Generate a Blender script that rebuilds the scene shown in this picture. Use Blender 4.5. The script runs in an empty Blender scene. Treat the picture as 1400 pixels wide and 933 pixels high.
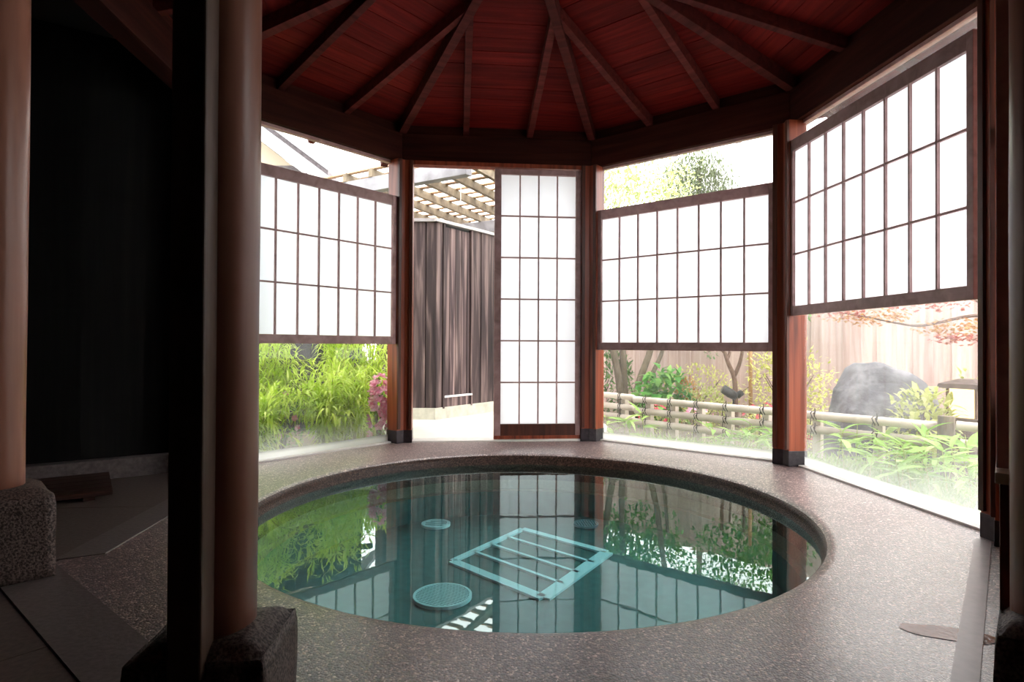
import bpy, bmesh, math, random
from math import sin, cos, tan, pi, radians, sqrt
from mathutils import Vector, Matrix, noise, Euler

random.seed(7)
scene = bpy.context.scene
C = scene.collection

# ------------------------------------------------------------------ camera, sky, exposure
cam_d = bpy.data.cameras.new('camera')
cam_d.sensor_fit = 'HORIZONTAL'; cam_d.sensor_width = 36.0
cam_d.lens = 817.0 / 1400.0 * 36.0
cam_d.clip_start = 0.02; cam_d.clip_end = 300
cam = bpy.data.objects.new('camera', cam_d); C.objects.link(cam)
cam.matrix_world = Matrix.Translation((0, 0, 0.8)) @ Matrix.Rotation(pi/2 + 0.0083, 4, 'X') @ Matrix.Rotation(0.0047, 4, 'Z')
scene.camera = cam

world = bpy.data.worlds.new('overcast_sky'); scene.world = world
world.use_nodes = True
bg = world.node_tree.nodes['Background']
bg.inputs['Color'].default_value = (1.0, 0.965, 0.95, 1)
bg.inputs['Strength'].default_value = 1.0

vs = scene.view_settings
vs.view_transform = 'Standard'; vs.look = 'None'; vs.gamma = 1.0; vs.use_curve_mapping = False
vs.exposure = 2.75

# ------------------------------------------------------------------ pavilion frame of reference
CX, CY, YAW = 0.0553, 3.1246, 0.0927       # centre and turn of the octagon
SIDE = {'AB': 135, 'BC': 90, 'CD': 45, 'DE': 0, 'EF': -45, 'FG': -90, 'GH': -135, 'HA': 180}
CORNER = {'A': 157.5, 'B': 112.5, 'C': 67.5, 'D': 22.5, 'E': -22.5, 'F': -67.5, 'G': -112.5, 'H': -157.5}
T8 = tan(radians(22.5))
def rot_of(k): return radians(SIDE[k]) + YAW - pi/2
def wpt(k, u, a, z=0.0):
    r = rot_of(k)
    return Vector((CX + cos(r)*u - sin(r)*a, CY + sin(r)*u + cos(r)*a, z))
def cpt(c, r, z=0.0):
    t = radians(CORNER[c]) + YAW
    return Vector((CX + r*cos(t), CY + r*sin(t), z))

# ------------------------------------------------------------------ materials
MATS = {}
def new_mat(name):
    m = bpy.data.materials.new(name); m.use_nodes = True
    nt = m.node_tree; nt.nodes.clear()
    out = nt.nodes.new('ShaderNodeOutputMaterial')
    MATS[name] = m
    return m, nt, out
def N(nt, t, **kw):
    n = nt.nodes.new(t)
    for k, v in kw.items():
        if k in n.inputs.keys(): n.inputs[k].default_value = v
        else: setattr(n, k, v)
    return n
def L(nt, a, b): nt.links.new(a, b)
def coords(nt, scale=(1, 1, 1), kind='Object'):
    tc = N(nt, 'ShaderNodeTexCoord'); mp = N(nt, 'ShaderNodeMapping')
    mp.inputs['Scale'].default_value = scale
    L(nt, tc.outputs[kind], mp.inputs['Vector']); return mp.outputs['Vector']
def ramp(nt, fac, stops):
    r = N(nt, 'ShaderNodeValToRGB'); e = r.color_ramp.elements
    while len(e) < len(stops): e.new(0.5)
    for i, (p, c) in enumerate(stops):
        e[i].position = p; e[i].color = (*c, 1)
    L(nt, fac, r.inputs['Fac']); return r.outputs['Color']
def bump(nt, height, strength=0.3, dist=0.01):
    b = N(nt, 'ShaderNodeBump'); b.inputs['Strength'].default_value = strength; b.inputs['Distance'].default_value = dist
    L(nt, height, b.inputs['Height']); return b.outputs['Normal']
def princ(nt, out, rough=0.5, color=None, spec=0.5):
    p = N(nt, 'ShaderNodeBsdfPrincipled'); p.inputs['Roughness'].default_value = rough
    p.inputs['Specular IOR Level'].default_value = spec
    if color: p.inputs['Base Color'].default_value = (*color, 1)
    L(nt, p.outputs[0], out.inputs['Surface']); return p

def wood(name, c0, c1, c2, scale, rough=0.45, bs=0.15, vary=0.25, spec=0.4):
    """grain streaks stretched along one object axis (small number in scale), colour shifts from piece to piece"""
    m, nt, out = new_mat(name)
    v = coords(nt, scale)
    oi = N(nt, 'ShaderNodeObjectInfo')
    va = N(nt, 'ShaderNodeVectorMath', operation='ADD')
    mul = N(nt, 'ShaderNodeVectorMath', operation='SCALE'); mul.inputs['Scale'].default_value = 37.0
    cmb = N(nt, 'ShaderNodeCombineXYZ')
    for i in range(3): L(nt, oi.outputs['Random'], cmb.inputs[i])
    L(nt, cmb.outputs[0], mul.inputs[0]); L(nt, v, va.inputs[0]); L(nt, mul.outputs[0], va.inputs[1])
    n1 = N(nt, 'ShaderNodeTexNoise'); n1.inputs['Scale'].default_value = 1.0; n1.inputs['Detail'].default_value = 6; n1.inputs['Distortion'].default_value = 0.6
    L(nt, va.outputs[0], n1.inputs['Vector'])
    col = ramp(nt, n1.outputs['Fac'], [(0.28, c0), (0.5, c1), (0.75, c2)])
    hsv = N(nt, 'ShaderNodeHueSaturation')
    mr = N(nt, 'ShaderNodeMapRange'); mr.inputs['To Min'].default_value = 1 - vary; mr.inputs['To Max'].default_value = 1 + vary
    L(nt, oi.outputs['Random'], mr.inputs['Value']); L(nt, mr.outputs[0], hsv.inputs['Value'])
    L(nt, col, hsv.inputs['Color'])
    p = princ(nt, out, rough, spec=spec)
    L(nt, hsv.outputs[0], p.inputs['Base Color'])
    L(nt, bump(nt, n1.outputs['Fac'], bs, 0.004), p.inputs['Normal'])
    return m

wood('post_wood', (.11, .022, .010), (.25, .050, .020), (.38, .088, .036), (26, 26, 1.2), 0.36)
wood('guide_wood', (.05, .016, .010), (.09, .026, .015), (.14, .04, .02), (30, 30, 1.5), 0.42)
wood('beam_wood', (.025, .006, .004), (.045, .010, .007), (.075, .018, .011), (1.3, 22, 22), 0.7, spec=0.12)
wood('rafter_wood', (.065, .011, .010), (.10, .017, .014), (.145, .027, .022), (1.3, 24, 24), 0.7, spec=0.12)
wood('plank_wood', (.085, .005, .004), (.135, .0075, .006), (.19, .012, .009), (2.0, 30, 30), 0.7, vary=0.22, spec=0.10)
wood('shoji_wood', (.32, .19, .175), (.43, .26, .245), (.53, .34, .32), (14, 14, 14), 0.5, 0.08)
wood('log_wood', (.19, .075, .048), (.27, .112, .072), (.36, .155, .105), (14, 14, 1.0), 0.34, 0.08)
wood('jamb_wood', (.08, .045, .03), (.12, .068, .045), (.17, .10, .065), (26, 26, 1.2), 0.5)
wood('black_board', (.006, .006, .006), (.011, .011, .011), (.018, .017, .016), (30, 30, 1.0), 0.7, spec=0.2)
wood('step_wood', (.025, .012, .009), (.05, .02, .014), (.08, .03, .02), (2, 24, 24), 0.5)
wood('charred_wood', (.02, .014, .016), (.07, .046, .048), (.30, .215, .20), (15, 15, .9), 0.7, 0.5, 0.35)
wood('dark_fence_wood', (.02, .02, .021), (.035, .034, .036), (.06, .058, .06), (24, 24, 1.2), 0.75, 0.3)
wood('pale_fence_wood', (.40, .27, .24), (.52, .38, .34), (.62, .48, .44), (20, 20, 1.0), 0.75, 0.3, 0.12)
wood('pergola_wood', (.10, .075, .05), (.17, .135, .09), (.26, .21, .14), (8, 8, 8), 0.7, 0.3)
wood('pergola_slat', (.26, .14, .07), (.42, .25, .14), (.55, .38, .24), (9, 9, 9), 0.7, 0.3, 0.45)
wood('grey_beam_wood', (.18, .18, .19), (.25, .25, .27), (.34, .34, .36), (6, 6, 6), 0.7, 0.2)
wood('bamboo', (.42, .36, .29), (.55, .48, .40), (.66, .60, .52), (3, 3, 3), 0.4, 0.05, 0.12)
wood('stake_bamboo', (.26, .13, .04), (.34, .18, .06), (.42, .25, .10), (3, 3, 3), 0.45, 0.05)
wood('bark', (.07, .055, .035), (.13, .10, .065), (.20, .16, .11), (30, 30, 6), 0.8, 0.5)
wood('maple_bark', (.10, .055, .035), (.16, .09, .06), (.22, .13, .09), (30, 30, 30), 0.8, 0.4)
wood('bead_wood', (.42, .30, .20), (.55, .42, .30), (.64, .52, .40), (20, 20, 1), 0.5, 0.05)

def plain(name, col, rough=0.6, spec=0.5, metal=0.0, noise_amt=0.0, nscale=20, bs=0.0):
    m, nt, out = new_mat(name)
    p = princ(nt, out, rough, col, spec); p.inputs['Metallic'].default_value = metal
    if noise_amt:
        n = N(nt, 'ShaderNodeTexNoise'); n.inputs['Scale'].default_value = nscale; n.inputs['Detail'].default_value = 5
        L(nt, coords(nt), n.inputs['Vector'])
        lo = tuple(max(0, c*(1-noise_amt)) for c in col); hi = tuple(min(1, c*(1+noise_amt)) for c in col)
        L(nt, ramp(nt, n.outputs['Fac'], [(0.3, lo), (0.7, hi)]), p.inputs['Base Color'])
        if bs: L(nt, bump(nt, n.outputs['Fac'], bs, 0.01), p.inputs['Normal'])
    return m
plain('copper_dark', (.045, .038, .044), 0.38, 0.5, 0.6, 0.3, 30)
plain('sill_white', (.78, .76, .72), 0.3, 0.5, 0, 0.06, 15)
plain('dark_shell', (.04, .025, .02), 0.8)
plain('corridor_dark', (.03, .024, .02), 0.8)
plain('tile_stone', (.13, .10, .085), 0.36, 0.5, 0, 0.25, 60, 0.1)
plain('joint_dark', (.04, .032, .028), 0.7)
plain('threshold_stone', (.17, .14, .13), 0.30, 0.5, 0, 0.2, 70, 0.1)
plain('metal_strip', (.36, .31, .31), 0.34, 0.5, 0.0, 0.1, 40)
plain('curb_stone', (.14, .115, .11), 0.6, 0.4, 0, 0.3, 45, 0.3)
plain('white_paint', (.82, .84, .84), 0.35, 0.5)
plain('grate_metal', (.82, .98, 1.0), 0.35, 0.5, 0.0)
plain('grate_hole', (.015, .05, .055), 0.6)
plain('drain_grey', (.28, .38, .40), 0.5)
plain('concrete', (.55, .54, .46), 0.8, 0.3, 0, 0.15, 12, 0.2)
plain('path_stone', (.66, .63, .57), 0.7, 0.3, 0, 0.08, 9, 0.1)
plain('soil', (.16, .13, .09), 0.9, 0.2, 0, 0.5, 14, 0.6)
plain('white_wall', (.80, .79, .76), 0.7)
plain('tan_wall', (.62, .55, .42), 0.8)
plain('roof_tile', (.16, .14, .15), 0.6, 0.4, 0, 0.4, 25)
plain('verge_grey', (.42, .42, .44), 0.6)
plain('flashing', (.46, .44, .45), 0.45, 0.5, 0.3)
plain('rope', (.035, .03, .028), 0.9)
plain('lantern_stone', (.11, .075, .065), 0.8, 0.3, 0, 0.35, 30, 0.4)
plain('black_lamp', (.02, .02, .022), 0.45)
plain('string_white', (.8, .78, .74), 0.7)

def rock_mat(name, c0, c1, c2, sc=6):
    m, nt, out = new_mat(name)
    n = N(nt, 'ShaderNodeTexNoise'); n.inputs['Scale'].default_value = sc; n.inputs['Detail'].default_value = 8; n.inputs['Roughness'].default_value = 0.65
    L(nt, coords(nt), n.inputs['Vector'])
    p = princ(nt, out, 0.7, spec=0.3)
    L(nt, ramp(nt, n.outputs['Fac'], [(0.3, c0), (0.5, c1), (0.72, c2)]), p.inputs['Base Color'])
    L(nt, bump(nt, n.outputs['Fac'], 0.6, 0.05), p.inputs['Normal'])
rock_mat('boulder_rock', (.06, .06, .068), (.12, .12, .135), (.26, .26, .28))

# speckled granite of the post bases
m, nt, out = new_mat('granite')
vo = N(nt, 'ShaderNodeTexVoronoi'); vo.inputs['Scale'].default_value = 130
L(nt, coords(nt), vo.inputs['Vector'])
nn = N(nt, 'ShaderNodeTexNoise'); nn.inputs['Scale'].default_value = 150; L(nt, coords(nt), nn.inputs['Vector'])
p = princ(nt, out, 0.55, spec=0.4)
L(nt, ramp(nt, nn.outputs['Fac'], [(0.38, (.035, .022, .018)), (0.5, (.115, .080, .068)), (0.62, (.19, .14, .12))]), p.inputs['Base Color'])
L(nt, bump(nt, nn.outputs['Fac'], 0.4, 0.006), p.inputs['Normal'])

# exposed aggregate (wet washed pebbles)
def pebble(name, stops, rough, bs, scale=105, coat=1.0, spec=.5):
    m, nt, out = new_mat(name)
    v = coords(nt)
    vo = N(nt, 'ShaderNodeTexVoronoi'); vo.inputs['Scale'].default_value = scale
    L(nt, v, vo.inputs['Vector'])
    sep = N(nt, 'ShaderNodeSeparateColor'); L(nt, vo.outputs['Color'], sep.inputs[0])
    col = ramp(nt, sep.outputs[0], stops)
    big = N(nt, 'ShaderNodeTexNoise'); big.inputs['Scale'].default_value = 1.6; big.inputs['Detail'].default_value = 4; L(nt, v, big.inputs['Vector'])
    p = princ(nt, out, rough, spec=spec)
    L(nt, col, p.inputs['Base Color'])
    p.inputs['Coat Weight'].default_value = coat; p.inputs['Coat Roughness'].default_value = .30
    mr = N(nt, 'ShaderNodeMapRange'); mr.inputs['From Min'].default_value = .35; mr.inputs['From Max'].default_value = .65
    mr.inputs['To Min'].default_value = rough - .08; mr.inputs['To Max'].default_value = rough + .10
    L(nt, big.outputs['Fac'], mr.inputs['Value']); L(nt, mr.outputs[0], p.inputs['Roughness'])
    sub = N(nt, 'ShaderNodeMath', operation='SUBTRACT'); sub.inputs[0].default_value = 1.0
    L(nt, vo.outputs['Distance'], sub.inputs[1])
    L(nt, bump(nt, sub.outputs[0], bs, 0.006), p.inputs['Normal'])
pebble('pebble_floor', [(0.0, (.035, .018, .018)), (0.35, (.125, .074, .072)), (0.7, (.25, .16, .15)), (0.86, (.40, .28, .255)), (1.0, (.90, .72, .66))], 0.36, 0.6, 150)
pebble('pebble_wet', [(0.0, (.022, .011, .008)), (0.4, (.05, .025, .018)), (0.8, (.085, .043, .032)), (1.0, (.13, .075, .055))], 0.40, 0.3, 150, 0.0, 0.3)

# pool surfaces
plain('pool_upper', (.17, .15, .11), 0.4, 0.5, 0, 0.25, 90)
plain('pool_tile', (.045, .125, .12), 0.4, 0.5, 0, 0.2, 18)

# water: clear tinted sheet with real mirror reflection
m, nt, out = new_mat('pool_water')
tr = N(nt, 'ShaderNodeBsdfTransparent'); tr.inputs['Color'].default_value = (.62, .95, .97, 1)
gl = N(nt, 'ShaderNodeBsdfGlossy'); gl.inputs['Roughness'].default_value = 0.01; gl.inputs['Color'].default_value = (.86, 1, .98, 1)
fr = N(nt, 'ShaderNodeFresnel'); fr.inputs['IOR'].default_value = 1.52
n1 = N(nt, 'ShaderNodeTexNoise'); n1.inputs['Scale'].default_value = 7; n1.inputs['Detail'].default_value = 2
L(nt, coords(nt), n1.inputs['Vector'])
nb = bump(nt, n1.outputs['Fac'], 0.03, 0.01)
L(nt, nb, gl.inputs['Normal'])
mx = N(nt, 'ShaderNodeMixShader')
ge = N(nt, 'ShaderNodeNewGeometry'); inv = N(nt, 'ShaderNodeMath', operation='SUBTRACT'); inv.inputs[0].default_value = 1.0
L(nt, ge.outputs['Backfacing'], inv.inputs[1])
fm = N(nt, 'ShaderNodeMath', operation='MULTIPLY'); L(nt, fr.outputs[0], fm.inputs[0]); L(nt, inv.outputs[0], fm.inputs[1])
L(nt, fm.outputs[0], mx.inputs[0]); L(nt, tr.outputs[0], mx.inputs[1]); L(nt, gl.outputs[0], mx.inputs[2])
L(nt, mx.outputs[0], out.inputs['Surface'])

# window glass with condensation that is heaviest near the sill
def fog_glass(name, lo, hi, top, streak):
    m, nt, out = new_mat(name)
    tr = N(nt, 'ShaderNodeBsdfTransparent'); tr.inputs['Color'].default_value = (.97, .98, .98, 1)
    gl = N(nt, 'ShaderNodeBsdfGlossy'); gl.inputs['Roughness'].default_value = 0.0
    fr = N(nt, 'ShaderNodeFresnel'); fr.inputs['IOR'].default_value = 1.35
    ge = N(nt, 'ShaderNodeNewGeometry'); fm = N(nt, 'ShaderNodeMath', operation='MULTIPLY_ADD')   # reflect once, on the face towards the ray
    inv = N(nt, 'ShaderNodeMath', operation='SUBTRACT'); inv.inputs[0].default_value = 1.0; L(nt, ge.outputs['Backfacing'], inv.inputs[1])
    L(nt, fr.outputs[0], fm.inputs[0]); L(nt, inv.outputs[0], fm.inputs[1]); fm.inputs[2].default_value = 0.0
    clear = N(nt, 'ShaderNodeMixShader'); L(nt, fm.outputs[0], clear.inputs[0]); L(nt, tr.outputs[0], clear.inputs[1]); L(nt, gl.outputs[0], clear.inputs[2])
    df = N(nt, 'ShaderNodeBsdfTranslucent'); df.inputs['Color'].default_value = (.9, .91, .92, 1)
    d2 = N(nt, 'ShaderNodeBsdfDiffuse'); d2.inputs['Color'].default_value = (.8, .8, .8, 1)
    fogm = N(nt, 'ShaderNodeMixShader'); fogm.inputs[0].default_value = 0.3; L(nt, df.outputs[0], fogm.inputs[1]); L(nt, d2.outputs[0], fogm.inputs[2])
    tc = N(nt, 'ShaderNodeTexCoord'); sep = N(nt, 'ShaderNodeSeparateXYZ'); L(nt, tc.outputs['Object'], sep.inputs[0])
    ns = N(nt, 'ShaderNodeTexNoise'); ns.inputs['Scale'].default_value = 1.0; ns.inputs['Detail'].default_value = 5
    L(nt, coords(nt, (2.2, 2.2, 1.3)), ns.inputs['Vector'])
    wob = N(nt, 'ShaderNodeMath', operation='MULTIPLY_ADD'); wob.inputs[1].default_value = -0.12
    L(nt, ns.outputs['Fac'], wob.inputs[0]); L(nt, sep.outputs[2], wob.inputs[2])
    mr = N(nt, 'ShaderNodeMapRange', interpolation_type='SMOOTHERSTEP')
    mr.inputs['From Min'].default_value = -0.06; mr.inputs['From Max'].default_value = top - 0.05
    mr.inputs['To Min'].default_value = hi; mr.inputs['To Max'].default_value = lo
    L(nt, wob.outputs[0], mr.inputs['Value'])
    bd = N(nt, 'ShaderNodeMapRange', interpolation_type='SMOOTHSTEP')     # beads of water run together along the bottom edge
    bd.inputs['From Min'].default_value = .035; bd.inputs['From Max'].default_value = .075; bd.inputs['To Min'].default_value = .55; bd.inputs['To Max'].default_value = 0.0
    L(nt, sep.outputs[2], bd.inputs['Value'])
    sm = N(nt, 'ShaderNodeMath', operation='ADD'); L(nt, mr.outputs[0], sm.inputs[0]); L(nt, bd.outputs[0], sm.inputs[1])
    st = N(nt, 'ShaderNodeMath', operation='MULTIPLY_ADD', use_clamp=True); st.inputs[1].default_value = streak
    c2 = N(nt, 'ShaderNodeMapRange'); c2.inputs['From Min'].default_value = .45; c2.inputs['From Max'].default_value = .75
    L(nt, ns.outputs['Fac'], c2.inputs['Value']); L(nt, c2.outputs[0], st.inputs[0]); L(nt, sm.outputs[0], st.inputs[2])
    mx = N(nt, 'ShaderNodeMixShader'); L(nt, st.outputs[0], mx.inputs[0]); L(nt, clear.outputs[0], mx.inputs[1]); L(nt, fogm.outputs[0], mx.inputs[2])
    L(nt, mx.outputs[0], out.inputs['Surface'])
fog_glass('glass_light_mist', 0.01, 0.22, 0.26, 0.0)
fog_glass('glass_misted', 0.03, 0.25, 0.26, 0.04)
fog_glass('glass_steamed', 0.04, 0.22, 0.34, 0.12)

# shoji paper
m, nt, out = new_mat('shoji_paper')
tl = N(nt, 'ShaderNodeBsdfTranslucent'); tl.inputs['Color'].default_value = (.90, .925, .965, 1)
df = N(nt, 'ShaderNodeBsdfDiffuse'); df.inputs['Color'].default_value = (.75, .76, .78, 1)
mx = N(nt, 'ShaderNodeMixShader'); mx.inputs[0].default_value = 0.16
L(nt, tl.outputs[0], mx.inputs[1]); L(nt, df.outputs[0], mx.inputs[2]); L(nt, mx.outputs[0], out.inputs['Surface'])

m, nt, out = new_mat('lantern_glow')
em = N(nt, 'ShaderNodeEmission'); em.inputs['Color'].default_value = (1.0, .70, .28, 1); em.inputs['Strength'].default_value = 0.5
L(nt, em.outputs[0], out.inputs['Surface'])

def leaf_mat(name, c0, c1, c2, trans=0.35, rough=0.45):
    m, nt, out = new_mat(name)
    g = N(nt, 'ShaderNodeNewGeometry')
    oi = N(nt, 'ShaderNodeObjectInfo')
    ad = N(nt, 'ShaderNodeMath', operation='ADD'); L(nt, g.outputs['Random Per Island'], ad.inputs[0]); L(nt, oi.outputs['Random'], ad.inputs[1])
    fc = N(nt, 'ShaderNodeMath', operation='FRACT'); L(nt, ad.outputs[0], fc.inputs[0])
    col = ramp(nt, fc.outputs[0], [(0.0, c0), (0.5, c1), (1.0, c2)])
    p = N(nt, 'ShaderNodeBsdfPrincipled'); p.inputs['Roughness'].default_value = rough; p.inputs['Specular IOR Level'].default_value = 0.3
    L(nt, col, p.inputs['Base Color'])
    t = N(nt, 'ShaderNodeBsdfTranslucent'); L(nt, col, t.inputs['Color'])
    mx = N(nt, 'ShaderNodeMixShader'); mx.inputs[0].default_value = trans
    L(nt, p.outputs[0], mx.inputs[1]); L(nt, t.outputs[0], mx.inputs[2]); L(nt, mx.outputs[0], out.inputs['Surface'])
leaf_mat('leaf_bamboo', (.46, .66, .06), (.66, .82, .12), (.80, .90, .28))
leaf_mat('leaf_sasa', (.20, .38, .05), (.32, .52, .10), (.48, .64, .20))
leaf_mat('leaf_green', (.05, .22, .03), (.12, .36, .06), (.28, .50, .12))
leaf_mat('leaf_dark', (.04, .12, .03), (.09, .20, .05), (.18, .30, .09))
leaf_mat('leaf_yellow', (.42, .48, .08), (.62, .64, .16), (.78, .76, .34))
leaf_mat('leaf_olive', (.30, .36, .08), (.45, .50, .14), (.58, .60, .26))
leaf_mat('leaf_tree', (.38, .46, .16), (.55, .62, .26), (.70, .74, .42))
leaf_mat('leaf_pine', (.07, .10, .04), (.13, .18, .07), (.22, .28, .12))
leaf_mat('leaf_maple', (.30, .04, .05), (.42, .10, .08), (.52, .20, .12))
leaf_mat('leaf_orange', (.36, .12, .03), (.46, .22, .06), (.52, .34, .10))
leaf_mat('petal_pink', (.85, .28, .45), (.92, .46, .62), (.95, .66, .76))
leaf_mat('petal_red', (.66, .05, .10), (.78, .12, .18), (.85, .22, .28))

# ------------------------------------------------------------------ builders
def put(o, parent=None):
    C.objects.link(o)
    if parent is not None: o.parent = parent
    return o
def thing(name, label, cat, loc=(0, 0, 0), rz=0.0, group=None):
    o = bpy.data.objects.new(name, None); o.empty_display_size = 0.1
    o.location = loc; o.rotation_euler = (0, 0, rz)
    o['label'] = label; o['category'] = cat
    if group: o['group'] = group
    return put(o)
def tag(o, label, cat, group=None):
    o['label'] = label; o['category'] = cat
    if group: o['group'] = group
    return o
def struct(o, label=None):
    o['kind'] = 'structure'
    if label: o['label'] = label
    return o
class MB:
    def __init__(s, org=(0, 0, 0)): s.v = []; s.f = []; s.o = Vector(org)
    def add(s, vs, fs):
        b = len(s.v); s.v += [tuple(Vector(p) - s.o) for p in vs]; s.f += [tuple(b + i for i in f) for f in fs]; return s
    def box(s, x0, x1, y0, y1, z0, z1):
        return s.add([(x0,y0,z0),(x1,y0,z0),(x1,y1,z0),(x0,y1,z0),(x0,y0,z1),(x1,y0,z1),(x1,y1,z1),(x0,y1,z1)],
                     [(3,2,1,0),(4,5,6,7),(0,1,5,4),(1,2,6,5),(2,3,7,6),(3,0,4,7)])
    def prism(s, poly, z0, z1):
        n = len(poly)
        return s.add([(x, y, z0) for x, y in poly] + [(x, y, z1) for x, y in poly],
                     [tuple(range(n))[::-1], tuple(range(n, 2*n))] + [(i, (i+1) % n, n + (i+1) % n, n + i) for i in range(n)])
    def hexa(s, p):      # 8 points, bottom 4 then top 4
        return s.add(p, [(3,2,1,0),(4,5,6,7),(0,1,5,4),(1,2,6,5),(2,3,7,6),(3,0,4,7)])
    def bar(s, p, q, w, h, up=(0, 0, 1)):   # bar between p and q, w across, h along up (hung below the p-q line)
        p = Vector(p); q = Vector(q); d = (q - p).normalized(); sd = d.cross(Vector(up)).normalized() * (w/2); u = sd.cross(d).normalized() * h
        a = [p - sd - u, q - sd - u, q + sd - u, p + sd - u, p - sd, q - sd, q + sd, p + sd]
        return s.hexa(a)
    def tube(s, pts, rad, n=8, cap=True):
        pts = [Vector(p) for p in pts]; m = len(pts)
        if not hasattr(rad, '__len__'): rad = [rad]*m
        vs = []; ref = None
        for i, p in enumerate(pts):
            d = (pts[min(i+1, m-1)] - pts[max(i-1, 0)]).normalized()
            if ref is None:
                ref = Vector((1, 0, 0)) if abs(d.x) < 0.9 else Vector((0, 1, 0))
            a = (ref - d*ref.dot(d)).normalized(); ref = a; b = d.cross(a)
            for j in range(n):
                t = 2*pi*j/n; vs.append(p + (a*cos(t) + b*sin(t))*rad[i])
        fs = [(i*n+j, i*n+(j+1) % n, (i+1)*n+(j+1) % n, (i+1)*n+j) for i in range(m-1) for j in range(n)]
        if cap: fs += [tuple(range(n))[::-1], tuple((m-1)*n + j for j in range(n))]
        return s.add(vs, fs)
    def mesh(s, name, smooth=False):
        me = bpy.data.meshes.new(name); me.from_pydata(s.v, [], s.f); me.update()
        if smooth:
            me.polygons.foreach_set('use_smooth', [True]*len(me.polygons))
        return me
    def build(s, name, mat, parent=None, bevel=0.0, smooth=False, loc=None):
        me = s.mesh(name, smooth); me.materials.append(MATS[mat])
        o = bpy.data.objects.new(name, me)
        if loc is not None: o.location = loc
        put(o, parent)
        if bevel:
            b = o.modifiers.new('bevel', 'BEVEL'); b.width = bevel; b.segments = 2; b.limit_method = 'ANGLE'
        return o
def mobj(name, me, parent=None, loc=(0, 0, 0), rot=(0, 0, 0), scale=None):
    o = bpy.data.objects.new(name, me); o.location = loc; o.rotation_euler = rot
    if scale: o.scale = scale
    return put(o, parent)

# ------------------------------------------------------------------ floor deck with the round pool
POOL = Vector((0.069, 3.058, 0)); RIM = 1.355; WATER_Z = -0.072
NSEG = 96
def deck():
    mb = MB()
    prof = [(RIM+.050, 0.0), (RIM+.030, -.003), (RIM+.012, -.010), (RIM+.002, -.022), (RIM-.002, -.036), (RIM-.004, -.060), (RIM-.010, -.066), (RIM-.018, -.20)]
    outer = []
    for i in range(NSEG):
        t = 2*pi*(i+.5)/NSEG
        # octagon boundary at apothem 2.06 round the pavilion centre
        d = Vector((cos(t), sin(t), 0))
        best = 1e9
        for k in SIDE:
            n = radians(SIDE[k]) + YAW; nn = Vector((cos(n), sin(n), 0))
            lim = 1.80 if k == 'HA' else 1.92 if k == 'GH' else 2.06 if k != 'EF' else 2.3
            den = nn.dot(d)
            if den > 1e-6: best = min(best, (lim - (POOL - Vector((CX, CY, 0))).dot(nn))/den)
        outer.append(POOL + d*best)
    rings = [outer]
    for r, z in prof: rings.append([POOL + Vector((cos(2*pi*(i+.5)/NSEG)*r, sin(2*pi*(i+.5)/NSEG)*r, z)) for i in range(NSEG)])
    vs = [p for r in rings for p in r]
    fs = []
    for a in range(len(rings)-1):
        for i in range(NSEG):
            j = (i+1) % NSEG
            fs.append((a*NSEG+i, a*NSEG+j, (a+1)*NSEG+j, (a+1)*NSEG+i))
    mb.add(vs, fs)
    o = mb.build('floor', 'pebble_floor', smooth=True)
    me = o.data; me.materials.append(MATS['pebble_wet'])
    for p in me.polygons:
        ring = min(p.vertices)//NSEG
        if ring >= 3: p.material_index = 1
    bm = bmesh.new(); bm.from_mesh(me); bmesh.ops.recalc_face_normals(bm, faces=bm.faces); bm.to_mesh(me); bm.free()
    return struct(o, 'exposed pebble deck with a large round pool opening')
floor = deck()

def ring_wall(mb, r0, z0, r1, z1):
    b = []
    for r, z in ((r0, z0), (r1, z1)):
        b += [POOL + Vector((cos(2*pi*i/NSEG)*r, sin(2*pi*i/NSEG)*r, z)) for i in range(NSEG)]
    mb.add(b, [(i, (i+1) % NSEG, NSEG+(i+1) % NSEG, NSEG+i) for i in range(NSEG)])
POOL_Z = -0.42
basin = thing('pool_basin', 'round sunken bath basin lined with teal tile', 'pool', (POOL.x, POOL.y, POOL_Z))
mb = MB((POOL.x, POOL.y, POOL_Z)); ring_wall(mb, RIM-.019, -.18, RIM-.019, -.25); ring_wall(mb, RIM-.019, -.25, RIM-.06, -.255)
mb.build('upper_wall', 'pool_upper', basin, smooth=True)
mb = MB((POOL.x, POOL.y, POOL_Z)); ring_wall(mb, RIM-.06, -.255, RIM-.06, POOL_Z); ring_wall(mb, RIM-.06, POOL_Z, 0.001, POOL_Z-.001)
mb.build('basin_lining', 'pool_tile', basin)
mb = MB((POOL.x, POOL.y, WATER_Z))
mb.add([POOL + Vector((cos(2*pi*i/NSEG)*(RIM-.009), sin(2*pi*i/NSEG)*(RIM-.009), WATER_Z)) for i in range(NSEG)], [tuple(range(NSEG))])
tag(mb.build('bath_water', 'pool_water', loc=(POOL.x, POOL.y, WATER_Z)), 'clear still teal water filling the round bath', 'water')

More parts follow.
